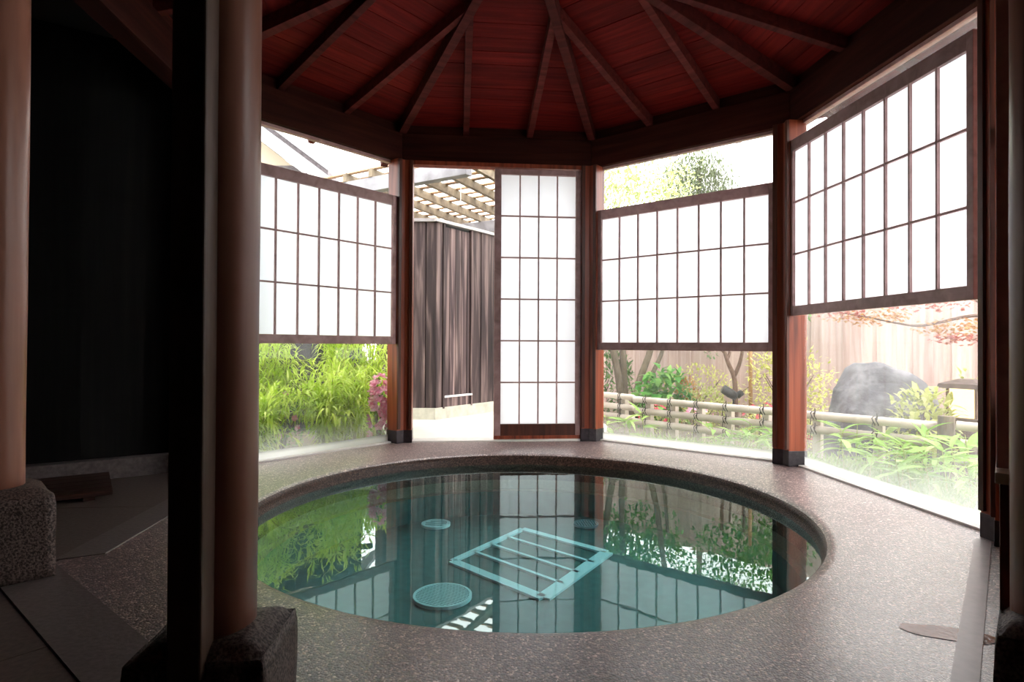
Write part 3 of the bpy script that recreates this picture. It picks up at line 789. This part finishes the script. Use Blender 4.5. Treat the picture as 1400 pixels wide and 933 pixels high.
# --- left garden: feathery bamboo, azalea, dark fence, neighbour roof
df_ = thing('dark_fence', 'dark board fence behind the feathery bamboo', 'fence', (-2.6, 6.3, GZ), math.atan2(1.5, 2.3))
for i in range(23):
    mb = MB(); mb.box(0, .142, 0, .02, 0, 1.85 + .004*(i % 3)); mb.build('board', 'dark_fence_wood', df_, loc=(-2.3 + i*.146, .004*(i % 2), 0))
for z in (.3, 1.5):
    mb = MB(); mb.box(-2.3, 1.2, .024, .06, z, z+.06); mb.build('rail', 'dark_fence_wood', df_)
bspots = [((-2.05, 5.05, GZ), 1.30, .42, 26, 'tall feathery bamboo shrub against the dark fence beside the log pillar', 11),
          ((-1.60, 5.55, GZ), 1.28, .45, 28, 'tall feathery bamboo shrub in the middle of the left window', 12),
          ((-1.38, 5.85, GZ), 1.22, .34, 24, 'tall feathery bamboo shrub behind the pink azalea', 13),
          ((-2.55, 5.30, GZ), 1.35, .45, 22, 'tall feathery bamboo shrub partly behind the log pillar', 14),
          ((-1.55, 4.98, GZ), .78, .44, 34, 'low bright bamboo shrub close to the glass', 15),
          ((-1.40, 5.22, GZ), .82, .32, 34, 'low bright bamboo shrub next to the pink azalea', 16),
          ((-1.95, 4.62, GZ), .62, .34, 22, 'low bamboo shrub with dark gaps by the log pillar', 17)]
for (l, h, sp, n, lab, sd) in bspots: bamboo_shrub(l, h, sp, n, lab, sd)
bush('azalea_bush', (-1.12, 5.06, GZ), (.09, .08, .34), 480, .035, .016, 'leaf_green', 'azalea bush full of pink blossoms beside the doorway post', 'azalea', 21, 'pink azaleas', 5, (70, .042, 'petal_pink', (.1, -.5, .3)))
bush('azalea_bush', (-1.92, 5.02, GZ), (.2, .2, .28), 500, .035, .016, 'leaf_green', 'azalea bush with a few salmon blossoms among the bamboo', 'azalea', 22, 'pink azaleas', 5, (8, .034, 'petal_pink', (.1, -.9, .3)))

# neighbour house behind the left window: gable edge with a white soffit
nh = thing('neighbour_house', 'white gabled house roof edge seen above the left screen', 'house', (-4.6, 9.6, GZ))
O = Vector((-4.6, 9.6, GZ)); RD = Vector((.80, 0, -.60))
apex = Vector((-4.85, 9.0, 4.98)); eave = Vector((-2.80, 9.0, 3.42))
mb = MB(O); mb.hexa([apex + Vector((0, 0, -.30)), eave + Vector((0, 0, -.30)), eave + Vector((0, .5, -.30)), apex + Vector((0, .5, -.30)), apex + Vector((0, 0, -.07)), eave + Vector((0, 0, -.07)), eave + Vector((0, .5, -.07)), apex + Vector((0, .5, -.07))]); mb.build('verge_board', 'white_wall', nh)
mb = MB(O); mb.bar(apex + Vector((0, -.03, .05)), eave + Vector((.05, -.03, .05)), .07, .05); mb.build('verge_cap', 'verge_grey', nh)
mb = MB(O); mb.bar(apex + Vector((0, -.02, -.09)), eave + Vector((.05, -.02, -.09)), .05, .03); mb.build('verge_strip', 'verge_grey', nh)
mb = MB(O); mb.hexa([apex + Vector((0, .02, -.06)), eave + Vector((0, .02, -.06)), eave + Vector((0, 4, -.06)), apex + Vector((0, 4, -.06)), apex + Vector((0, .02, .03)), eave + Vector((0, .02, .03)), eave + Vector((0, 4, .03)), apex + Vector((0, 4, .03))]); mb.build('roof_slope', 'roof_tile', nh)
mb = MB(O); ap2 = apex + Vector((0, .5, -.3)); mb.add([(-6.9, 9.5, GZ), (-3.2, 9.5, GZ), (-3.2, 9.5, 3.42), (-4.85, 9.5, 4.68), (-6.9, 9.5, 3.1), (-6.9, 12.5, GZ), (-3.2, 12.5, GZ), (-3.2, 12.5, 3.42), (-4.85, 12.5, 4.68), (-6.9, 12.5, 3.1)],
       [(0, 1, 2, 3, 4), (9, 8, 7, 6, 5), (1, 6, 7, 2), (5, 0, 4, 9)]); mb.build('wall', 'tan_wall', nh)
ap3 = Vector((-4.85, 9.0, 4.98)); ev3 = Vector((-7.0, 9.0, 3.35))
mb = MB(O); mb.hexa([ev3 + Vector((0, 0, -.06)), ap3 + Vector((0, 0, -.06)), ap3 + Vector((0, 4, -.06)), ev3 + Vector((0, 4, -.06)), ev3 + Vector((0, 0, .03)), ap3 + Vector((0, 0, .03)), ap3 + Vector((0, 4, .03)), ev3 + Vector((0, 4, .03))]); mb.build('roof_slope', 'roof_tile', nh)
# small tiled porch roof
mb = MB(O)
mb.hexa([(-4.6, 8.4, 3.05), (-3.1, 8.4, 3.05), (-3.1, 9.5, 3.6), (-4.6, 9.5, 3.6), (-4.6, 8.4, 3.10), (-3.1, 8.4, 3.10), (-3.1, 9.5, 3.66), (-4.6, 9.5, 3.66)]); mb.build('porch_roof', 'roof_tile', nh)

# --- charred-board hut outside the doorway
hut = thing('storage_hut', 'weathered dark board hut with a low door outside the doorway', 'hut', (-.85, 6.70, GZ))
HO = Vector((-.85, 6.70, GZ)); HC = Vector((-.85, 6.70)); HD = Vector((.585, .811)); HN = Vector((.811, -.585)); LD = Vector((-1, .04)).normalized(); LN = Vector((-.04, -1)).normalized()
HT = 2.19
def hpt(s, off, z, d=HD, n=HN): q = HC + d*s + n*off; return Vector((q.x, q.y, z))
def hbox(s0, s1, o0, o1, z0, z1, name, mat, d=HD, n=HN, bevel=.002):
    mb = MB(HO); mb.hexa([hpt(s, o, z, d, n) for z in (z0, z1) for s, o in ((s0, o0), (s1, o0), (s1, o1), (s0, o1))])
    me_o = mb.build(name, mat, hut, bevel)
    bm = bmesh.new(); bm.from_mesh(me_o.data); bmesh.ops.recalc_face_normals(bm, faces=bm.faces); bm.to_mesh(me_o.data); bm.free()
    return me_o
hbox(-.0, 2.3, -.30, -.03, -.05, HT-.02, 'core_wall', 'dark_fence_wood')
hbox(-.0, .66, -.30, -.03, -.05, HT-.02, 'core_wall', 'dark_fence_wood', LD, LN)
hbox(-.02, 2.3, -.02, .012, -.05, .10, 'concrete_base', 'concrete')
hbox(.0, .66, -.02, .012, -.05, .10, 'concrete_base', 'concrete', LD, LN)
s = 0.0
for w in (.10, .035): 
    hbox(s, s+w-.004, -.03, .0 if w > .05 else .016, .085, HT, 'board', 'charred_wood'); s += w
d0 = s; 
for w in (.105, .10, .11, .095, .05):       # low door, slightly set back
    hbox(s, s+w-.009, -.03, -.012, .23, HT-.03, 'door_board', 'charred_wood'); s += w
hbox(d0, s-.004, -.03, -.002, .085, .205, 'board', 'charred_wood')
hbox(d0-.01, s+.02, -.02, .022, .207, .228, 'door_sill', 'white_wall')
hbox(s, s+.028, -.03, .016, .085, HT, 'door_post', 'charred_wood'); s += .032
i = 0
while s < 2.2:
    w = (.17, .14, .16)[i % 3]; hbox(s, s+w-.009, -.03, .008*(i % 2), .085, HT, 'board', 'charred_wood'); s += w; i += 1
s = 0.006; i = 0
while s < .56:
    w = (.12, .15, .14)[i % 3]; hbox(s, s+w-.009, -.03, .008*(i % 2), .085, HT, 'board', 'charred_wood', LD, LN); s += w; i += 1
hbox(-.04, 2.35, -.32, .035, HT, HT+.035, 'flashing', 'flashing'); hbox(-.02, .70, -.32, .035, HT, HT+.035, 'flashing', 'flashing', LD, LN)

# --- pergola over the path
pg = thing('pergola', 'slatted timber pergola roof outside the doorway', 'pergola', (-.6, 6.2, GZ))
PO = Vector((-.6, 6.2, GZ)); B0 = Vector((-2.2, 6.85, 2.60)); BD = Vector((1.33, -.81, 0)).normalized(); RD2 = Vector((.42, .907, 0)).normalized()
mb = MB(PO); mb.bar(B0 - BD*.2, B0 + BD*2.08, .10, .15); mb.build('front_beam', 'grey_beam_wood', pg, .004)
mb = MB(PO); mb.bar(B0 - BD*.2 + RD2*2.5, B0 + BD*1.8 + RD2*2.5, .12, .16); mb.build('rear_beam', 'grey_beam_wood', pg, .004)
for i in range(6):
    p = B0 + BD*(.05 + i*.385) + Vector((0, 0, .095)); mb = MB(PO); mb.bar(p - RD2*.06, p + RD2*3.0, .05, .095); mb.build('rafter', 'pergola_wood', pg, .003)
rng = random.Random(3)
q = .0
while q < 3.0:
    w = rng.uniform(.05, .08)
    p = B0 + RD2*q + Vector((0, 0, .108)); mb = MB(PO)
    mb.bar(p - BD*rng.uniform(.05, .3), p + BD*(1.98 + rng.uniform(0, .1)), w, .014); mb.build('slat', 'pergola_slat', pg)
    q += w + rng.uniform(.11, .20)
for p in (B0 + BD*.0 + RD2*2.5, B0 + BD*1.75 + RD2*2.5, B0 + BD*.0):
    mb = MB(PO); mb.box(p.x-.05, p.x+.05, p.y-.05, p.y+.05, GZ, p.z-.15); mb.build('post', 'grey_beam_wood', pg)
for i, (s, r) in enumerate(((1.05, .1), (1.55, .7))):
    p = B0 + BD*s + RD2*r; mb = MB(PO); mb.box(p.x-.004, p.x+.004, p.y-.004, p.y+.004, p.z-.22, p.z+.08); mb.build('string', 'string_white', pg)
# --- right garden: pale fence
pf = thing('pale_fence', 'tall pale board fence closing the right garden', 'fence', (4.0, 7.4, GZ))
FA, FB = Vector((.55, 10.3, 0)), Vector((7.2, 4.4, 0)); FDm = (FB-FA).normalized(); FL = (FB-FA).length
fme = MB(); fme.box(-.006, .184, -.010, .010, 0, 2.05); fmesh = fme.mesh('board'); fmesh.materials.append(MATS['pale_fence_wood'])
i = 0; s = 0
while s < FL:
    p = FA + FDm*s; o = mobj('board', fmesh, pf, (p.x-4.0 + (.016 if i % 2 else 0), p.y-7.4 + (.018 if i % 2 else 0), 0), (0, 0, math.atan2(FDm.y, FDm.x))); s += .178; i += 1
mb = MB((4.0, 7.4, GZ)); mb.bar(Vector((FA.x, FA.y, 1.95)) + Vector((.06, .06, 0)), Vector((FB.x, FB.y, 1.95)) + Vector((.06, .06, 0)), .05, .08); mb.build('rail', 'pale_fence_wood', pf)

# --- bamboo rail fence
def rail_fence(P, Q, zs, label, posts, r=.032, hang=0, ties=True):
    P = Vector((P[0], P[1], 0)); Q = Vector((Q[0], Q[1], 0)); d = (Q-P); ln = d.length; d.normalize()
    nrm = Vector((-d.y, d.x, 0)); 
    t = thing('bamboo_fence', label, 'fence', (P.x, P.y, GZ), math.atan2(d.y, d.x), 'low bamboo rail fences')
    for i, z in enumerate(zs):
        e0, e1 = (-.03 + .02*(i % 2), ln + .03)
        pts = []; rad = []; x = e0; nodes = []
        while x < e1:
            nodes.append(x); x += .30
        for x in nodes:
            pts += [(x, 0, z-GZ), (x+.008, 0, z-GZ), (min(x+.292, e1), 0, z-GZ)]; rad += [r*1.08, r, r]
        mb = MB(); mb.tube(pts, rad, 10); mb.build('rail', 'bamboo', t, smooth=True)
    for x in posts:
        mb = MB(); mb.box(x-.032, x+.032, .03, .09, 0, zs[0]-GZ-.01); pst = mb.build('post', 'bamboo', t, .004)
        if ties:
            for z in zs:
                mb = MB(); n = 10
                for kx in (-.012, .012):
                    mb.tube([(x+kx + .01*sin(4*pi*j/n), .03+.034*cos(2*pi*j/n)-.03, z-GZ + .034*sin(2*pi*j/n)) for j in range(n+1)], .0045, 5)
                mb.tube([(x-.01, -.03, z-GZ), (x-.016, -.036, z-GZ-.03), (x-.02, -.032, z-GZ-.07)], .004, 5)
                mb.tube([(x+.01, -.03, z-GZ), (x+.018, -.036, z-GZ+.035), (x+.014, -.032, z-GZ+.06)], .004, 5)
                mb.build('rope_tie', 'rope', pst)
    return t
rail_fence((.72, 7.25), (1.28, 6.42), (.255, .14, .03), 'short bamboo rail fence section at the foot of the leaning tree', (.35, .85))
rail_fence((1.30, 6.22), (2.08, 5.28), (.250, .135, .02), 'long bamboo rail fence section in front of the forked tree', (.12, .42, .72, 1.02), .034)
rail_fence((2.10, 5.26), (2.98, 4.20), (.250, .135), 'bamboo rail fence section in front of the boulder', (.12, .55, 1.0), .034)
rail_fence((3.03, 4.02), (3.75, 3.15), (.275, .155, .045), 'dark gapped bamboo rail fence section below the lantern', (.35, .8), .032)
mb = MB((3.0, 4.13, GZ)); mb.tube([(3.0, 4.13, GZ), (3.0, 4.13, .12), (3.002, 4.13, .33)], [.055, .052, .05], 10)
tag(mb.build('fence_post', 'bark', loc=(3.0, 4.13, GZ)), 'thick dark wooden fence post between two bamboo rail sections', 'post')

# --- boulder
def boulder(loc, size, label, seed, mat='boulder_rock', peak=0.0):
    bm = bmesh.new(); bmesh.ops.create_icosphere(bm, subdivisions=4, radius=1)
    for v in bm.verts:
        n = v.co.normalized()
        d = 1 + .22*noise.noise(n*1.3 + Vector((seed, 0, 0))) + .10*noise.noise(n*3.1 + Vector((0, seed, 0))) + .03*noise.noise(n*8)
        v.co = Vector((-n.x*size[0]*d, n.y*size[1]*d, n.z*size[2]*d))
        if v.co.z > 0: v.co.x *= 1 - peak*(v.co.z/size[2])
    bmesh.ops.recalc_face_normals(bm, faces=bm.faces)
    me = bpy.data.meshes.new('boulder'); bm.to_mesh(me); bm.free(); me.polygons.foreach_set('use_smooth', [True]*len(me.polygons)); me.materials.append(MATS[mat])
    return tag(mobj('boulder', me, None, loc), label, 'rock')
boulder((3.24, 5.25, .04), (.50, .40, .63), 'large grey boulder behind the bamboo rail fence', 3.0, peak=.06)

# --- stone lantern with a lit box
ln_ = thing('garden_lantern', 'glowing square garden lantern on a stone foot', 'lantern', (3.52, 4.62, GZ), .55)
boulder_foot = MB(); boulder_foot.prism([(.13*cos(radians(45*i+22)), .13*sin(radians(45*i+22))) for i in range(8)], 0, .38); boulder_foot.build('foot', 'lantern_stone', ln_, .02)
mb = MB(); mb.box(-.125, .125, -.125, .125, .38, .405); mb.build('tray', 'lantern_stone', ln_, .006)
mb = MB(); mb.box(-.088, .088, -.088, .088, .407, .625); lbx = mb.build('light_box', 'lantern_glow', ln_)
for sx in (-1, 1):
    for sy in (-1, 1):
        mb = MB(); x, y = sx*.094, sy*.094; mb.box(x-.009, x+.009, y-.009, y+.009, .405, .63); mb.build('corner_bar', 'maple_bark', lbx)
mb = MB(); mb.add([(-.15, -.15, .63), (.15, -.15, .63), (.15, .15, .63), (-.15, .15, .63), (-.14, -.14, .665), (.14, -.14, .665), (.14, .14, .665), (-.14, .14, .665), (-.05, -.05, .70), (.05, -.05, .70), (.05, .05, .70), (-.05, .05, .70)],
   [(3, 2, 1, 0), (0, 1, 5, 4), (1, 2, 6, 5), (2, 3, 7, 6), (3, 0, 4, 7), (4, 5, 9, 8), (5, 6, 10, 9), (6, 7, 11, 10), (7, 4, 8, 11), (8, 9, 10, 11)]); mb.build('cap', 'lantern_stone', ln_)
bush('leafy_shrub', (3.18, 4.62, GZ), (.24, .2, .32), 420, .10, .035, 'leaf_olive', 'glossy olive shrub beside the glowing lantern', 'shrub', 31, None, 6, None, .4, True)
bush('leafy_shrub', (3.95, 5.0, GZ), (.45, .3, .36), 700, .08, .03, 'leaf_olive', 'olive shrub reaching over the lantern cap', 'shrub', 32, None, 6, None, .4, True)
bush('low_hedge', (2.55, 5.55, GZ), (.42, .2, .18), 900, .03, .018, 'leaf_yellow', 'low yellow clipped hedge left of the boulder', 'hedge', 33, None, 4)
bush('golden_shrub', (3.05, 6.6, GZ), (.5, .35, .5), 800, .06, .03, 'leaf_yellow', 'pale yellow shrub against the pale fence behind the boulder', 'shrub', 34, None, 6)

# --- maple
def tree(name, label, loc, limbs, leafspec, group=None, bark='bark', cat='tree', seed=1):
    """limbs: list of (points, r0, r1); leafspec: list of (center, size, n, ln, wd, mat, flat)"""
    rng = random.Random(seed)
    t = thing(name, label, cat, loc, 0, group); O = Vector(loc)
    for i, (pts, r0, r1) in enumerate(limbs):
        P = [Vector(p) for p in pts]; dense = []
        for a in range(len(P)-1):
            p0 = P[max(a-1, 0)]; p1 = P[a]; p2 = P[a+1]; p3 = P[min(a+2, len(P)-1)]
            for q in range(5):
                s_ = q/5; dense.append(.5*((2*p1) + (p2-p0)*s_ + (2*p0-5*p1+4*p2-p3)*s_*s_ + (3*p1-p0-3*p2+p3)*s_**3))
        dense.append(P[-1]); m_ = len(dense)
        mb = MB(O); mb.tube(dense, [r0 + (r1-r0)*j/(m_-1) for j in range(m_)], 8); mb.build('trunk' if i == 0 else 'branch', bark, t, smooth=True)
    by = {}
    for (c, sz, n, ln, wd, mat, star) in leafspec:
        vs, fs = by.setdefault(mat, ([], [])); c = Vector(c) - O
        for i in range(n):
            v = rdir(rng); r = rng.random()**.45
            lump = 1 + .3*noise.noise(v*2.1 + c)
            p = c + Vector((v.x*sz[0], v.y*sz[1], v.z*sz[2]))*r*lump
            if star:
                up = rdir(rng, 1.6); e1 = up.orthogonal().normalized(); e2 = up.cross(e1); a0 = rng.random()*6.28
                for w in range(5):
                    a = a0 + (w-2)*.62; leaf4(vs, fs, p, e1*cos(a) + e2*sin(a) - up*.15, ln*(1 - .14*abs(w-2)), wd, up)
            else:
                leaf4(vs, fs, p, (rdir(rng, -.1) + v*.3), ln*rng.uniform(.6, 1.2), wd*rng.uniform(.7, 1.2), Vector((0, 0, 1)))
    for mat, (vs, fs) in by.items(): stuff(vs, fs, 'foliage', mat, t)
    return t
tree('maple_tree', 'red and orange leaved maple reaching over the boulder', (5.0, 5.1, GZ),
     [([(5.0, 5.1, GZ), (4.9, 5.08, .5), (4.65, 5.05, 1.0), (4.4, 5.0, 1.4), (4.2, 5.0, 2.1)], .06, .02),
      ([(4.65, 5.05, 1.0), (4.2, 5.0, 1.07), (3.85, 5.0, 1.07), (3.6, 5.0, 1.02), (3.4, 5.0, .985), (3.2, 5.0, 1.01), (2.95, 5.0, 1.06), (2.7, 5.0, 1.10)], .018, .004),
      ([(4.5, 5.02, 1.2), (4.0, 4.95, 1.16), (3.75, 4.95, 1.22), (3.4, 4.95, 1.30), (3.0, 4.9, 1.42)], .014, .004),
      ([(4.2, 5.0, 1.06), (3.95, 4.9, .93), (3.7, 4.85, .86)], .007, .003)],
     [((3.75, 5.0, .98), (.38, .22, .09), 240, .034, .010, 'leaf_orange', True), ((3.65, 4.85, .88), (.30, .15, .05), 110, .034, .010, 'leaf_maple', True), ((3.9, 4.9, .84), (.12, .12, .05), 50, .034, .010, 'leaf_maple', True),
      ((2.98, 5.0, 1.06), (.38, .2, .07), 230, .032, .009, 'leaf_orange', True), ((2.72, 4.95, 1.10), (.26, .15, .06), 100, .032, .009, 'leaf_maple', True),
      ((3.5, 5.0, 1.18), (.55, .25, .07), 160, .034, .010, 'leaf_maple', True), ((3.5, 5.0, 1.55), (.8, .4, .2), 260, .05, .014, 'leaf_maple', True)], None, 'maple_bark', 'tree', 41)
# --- trees seen through the middle window
tree('leaning_tree', 'tree with several leaning grey stems behind the bamboo fence', (1.42, 7.6, GZ),
     [([(1.42, 7.6, GZ), (1.36, 7.6, .4), (1.26, 7.6, .9), (1.18, 7.6, 1.5), (1.12, 7.6, 2.4)], .055, .03),
      ([(1.45, 7.6, GZ), (1.42, 7.6, .5), (1.40, 7.6, 1.1), (1.44, 7.6, 2.4)], .05, .03),
      ([(1.52, 7.6, GZ), (1.62, 7.6, .35), (1.76, 7.6, .75), (1.86, 7.6, 1.2), (2.0, 7.6, 2.3)], .05, .03),
      ([(1.56, 7.58, GZ), (1.76, 7.58, .4), (1.92, 7.58, .8), (1.98, 7.58, 1.4)], .035, .02)],
     [((1.5, 7.6, 2.95), (.85, .6, .55), 1700, .07, .035, 'leaf_tree', False), ((1.2, 7.5, 2.7), (.5, .5, .4), 700, .07, .035, 'leaf_tree', False), ((2.0, 7.7, 2.7), (.4, .4, .3), 420, .07, .035, 'leaf_tree', False), ((1.7, 8.1, 1.9), (.75, .5, .7), 2200, .09, .045, 'leaf_green', False), ((1.25, 7.7, 1.7), (.4, .4, .5), 800, .09, .045, 'leaf_green', False)], 'garden trees', 'bark', 'tree', 51)
tree('pine_tree', 'round topped dark needled tree seen above the middle screen', (2.9, 9.3, GZ),
     [([(2.9, 9.3, GZ), (2.88, 9.3, 1.2), (2.92, 9.3, 2.4), (2.9, 9.3, 3.6)], .07, .03)],
     [((2.85, 9.3, 3.35), (.62, .5, .52), 4200, .12, .022, 'leaf_pine', False), ((3.3, 9.4, 3.0), (.55, .4, .3), 1400, .12, .022, 'leaf_pine', False)], 'garden trees', 'bark', 'tree', 52)
tree('forked_tree', 'small brown forked tree tied to a bamboo stake', (2.62, 7.0, GZ),
     [([(2.62, 7.0, GZ), (2.62, 7.0, .2), (2.60, 7.0, .45), (2.53, 7.0, .62), (2.47, 7.0, .85), (2.46, 7.0, 1.2)], .034, .018),
      ([(2.60, 7.0, .45), (2.67, 7.0, .62), (2.71, 7.0, .85), (2.72, 7.0, 1.2)], .026, .016),
      ([(2.52, 7.0, .64), (2.56, 7.0, .8), (2.55, 7.0, 1.1)], .02, .012),
      ([(2.53, 7.0, .70), (2.40, 7.0, .78), (2.30, 7.0, .74)], .010, .005),
      ([(2.62, 7.0, .22), (2.8, 7.0, .35), (3.0, 7.0, .50)], .007, .004)],
     [((2.65, 7.0, 1.55), (.7, .45, .5), 1700, .07, .035, 'leaf_green', False), ((3.2, 7.2, 1.4), (.5, .4, .4), 900, .07, .035, 'leaf_green', False), ((2.32, 7.0, .72), (.08, .06, .06), 16, .07, .03, 'leaf_dark', False), ((2.95, 7.0, .66), (.22, .15, .10), 90, .05, .028, 'leaf_yellow', False)], 'garden trees', 'maple_bark', 'tree', 53)
mb = MB((2.69, 6.75, GZ)); mb.tube([(2.70, 6.75, GZ), (2.695, 6.75, .3), (2.69, 6.75, 1.3)], [.024, .023, .022], 8)
tag(mb.build('bamboo_stake', 'stake_bamboo', loc=(2.69, 6.75, GZ), smooth=True), 'tan bamboo stake standing upright by the forked tree', 'stake')
bush('leafy_shrub', (1.80, 7.05, GZ), (.36, .25, .34), 380, .15, .075, 'leaf_green', 'bright green shrub with broad drooping leaves by the leaning tree', 'shrub', 61, None, 6, None, .35, True, -.1)
bush('leafy_shrub', (1.15, 7.9, GZ), (.5, .3, .5), 1100, .08, .04, 'leaf_dark', 'dark green shrub behind the leaning stems', 'shrub', 62, None, 6)
bush('golden_shrub', (2.45, 7.9, GZ), (.55, .3, .36), 850, .055, .025, 'leaf_yellow', 'golden yellow shrub behind the forked tree', 'shrub', 63, None, 6)
bush('golden_shrub', (3.30, 7.00, GZ), (.36, .24, .36), 600, .055, .025, 'leaf_yellow', 'yellow green shrub right of the bamboo stake', 'shrub', 64, None, 6)
bush('orange_shrub', (2.05, 7.0, GZ), (.14, .12, .30), 420, .05, .022, 'leaf_orange', 'small orange leaved shrub between the broad leaved shrub and the forked tree', 'shrub', 65, None, 4)
bush('olive_shrub', (2.22, 6.9, GZ), (.26, .2, .24), 700, .05, .022, 'leaf_olive', 'rounded olive shrub at the foot of the forked tree', 'shrub', 66, None, 4)
for i, (x, y, s_, sd, lab) in enumerate([(1.55, 6.45, .13, 71, 'small pink azalea under the broad leaved shrub'), (1.95, 6.35, .14, 72, 'small pink azalea just behind the top bamboo rail'), (2.62, 6.3, .15, 73, 'small red pink azalea at the foot of the forked tree'), (2.85, 5.9, .12, 74, 'small pink azalea next to the yellow hedge')]):
    bush('azalea_bush', (x, y, GZ), (s_*1.3, s_, s_*1.15), 420, .03, .015, 'leaf_olive', lab, 'azalea', sd, 'pink azaleas', 4, (14, .034, 'petal_red' if i != 1 else 'petal_pink', (-.1, -.6, .5)))
# black garden spotlight on the forked tree
sp_ = thing('garden_spotlight', 'black garden spotlight aimed beside the forked tree', 'spotlight', (2.52, 6.85, GZ))
mb = MB(); mb.tube([(-.10, 0, .46), (-.02, 0, .41), (.05, 0, .37)], [.05, .055, .045], 12); mb.build('head', 'black_lamp', sp_, smooth=True)
mb = MB(); mb.tube([(.06, 0, .38), (.12, 0, .42)], [.04, .035], 10); mb.build('rear_cap', 'black_lamp', sp_, smooth=True)
mb = MB(); mb.tube([(.02, 0, 0), (.02, 0, .39)], .012, 8); mb.build('spike', 'black_lamp', sp_)

# --- broad leaved sasa plants in front of the fences
def sasa_leaf_mesh(droop, nm):
    mb = MB(); n = 6; vs = []; fs = []
    for i in range(n+1):
        s_ = i/n; w = .5*(sin(pi*min(1, s_*.86+.10))**.8)*.19*(1 - s_**5)
        z = .55*droop*(-(s_**2)); x = s_*(1 - .12*droop*s_)
        vs += [(x, -w, z + w*.35), (x, 0, z), (x, w, z + w*.35)]
    for i in range(n):
        b = i*3; fs += [(b, b+3, b+4, b+1), (b+1, b+4, b+5, b+2)]
    mb.add(vs, fs); me = mb.mesh(nm, True); me.materials.append(MATS['leaf_sasa']); return me
SLM = [sasa_leaf_mesh(d, 'leaf') for d in (.2, .5, .9)]
def sasa(x, y, h, nl, label, seed):
    rng = random.Random(seed)
    t = thing('sasa_plant', label, 'bamboo grass', (x, y, GZ), 0, 'broad leaved bamboo grass')
    a = rng.uniform(0, 2*pi); tip = Vector((cos(a)*.05, sin(a)*.05, h))
    mb = MB(); mb.tube([(0, 0, 0), tip*.5 + Vector((0, 0, .02)), tip], [.004, .0035, .002], 5); mb.build('stem', 'leaf_olive', t)
    for i in range(nl):
        s_ = rng.uniform(.45, 1.0); az = i*2.4 + rng.uniform(-.4, .4); el = rng.uniform(-.1, .75)
        sc = rng.uniform(.15, .25)*(h/.30)**.3
        mobj('leaf', rng.choice(SLM), t, tip*s_, (rng.uniform(-.4, .4), -el, az), (sc, sc*rng.uniform(.8, 1.15), sc))
rs = random.Random(99); cnt = 0
def sasa_row(P, Q, n, depth, h, lab, seed, jit=.08):
    P = Vector(P); Q = Vector(Q); d = Q-P; nr = Vector((-d.y, d.x)).normalized()
    for i in range(n):
        q = P + d*((i+.5)/n) + nr*rs.uniform(-depth, depth) + Vector((rs.uniform(-jit, jit), rs.uniform(-jit, jit)))
        sasa(q.x, q.y, h*rs.uniform(.75, 1.15), 7, lab, seed + i)
sasa_row((2.42, 4.05), (2.85, 3.05), 20, .13, .30, 'broad leaved bamboo grass close to the steamed glass', 200)
sasa_row((2.45, 4.55), (2.95, 3.75), 13, .12, .34, 'broad leaved bamboo grass in front of the bamboo rails below the boulder', 230)
sasa_row((2.75, 2.95), (3.15, 3.35), 4, .08, .26, 'broad leaved bamboo grass under the lantern corner', 250)
sasa_row((1.72, 5.05), (2.22, 4.75), 10, .12, .28, 'broad leaved bamboo grass in front of the bamboo rails below the forked tree', 270)
sasa_row((1.02, 5.85), (1.18, 5.70), 4, .16, .27, 'broad leaved bamboo grass at the foot of the short bamboo fence', 290)
# ground cover of small grass that nobody could count
vs, fs = [], []
rg = random.Random(5)
def cover(poly_fn, n):
    for i in range(n):
        p = poly_fn()
        leaf(vs, fs, p, Vector((rg.uniform(-.6, .6), rg.uniform(-.6, .6), rg.uniform(.5, 1))), rg.uniform(.05, .12), rg.uniform(.006, .014), Vector((rg.uniform(-1, 1), rg.uniform(-1, 1), .2)), .4)
def strip(k, u0, u1, a0, a1):
    return lambda: wpt(k, rg.uniform(u0, u1), rg.uniform(a0, a1), GZ)
cover(strip('DE', -1.1, .70, 2.12, 3.0), 3800); cover(strip('CD', -.9, 1.1, 2.12, 3.1), 3000); cover(strip('AB', -.45, .7, 2.12, 2.7), 900)
o = stuff(vs, fs, 'grass_cover', 'leaf_sasa', None); o['label'] = 'short green grass covering the garden soil'; o['category'] = 'grass'
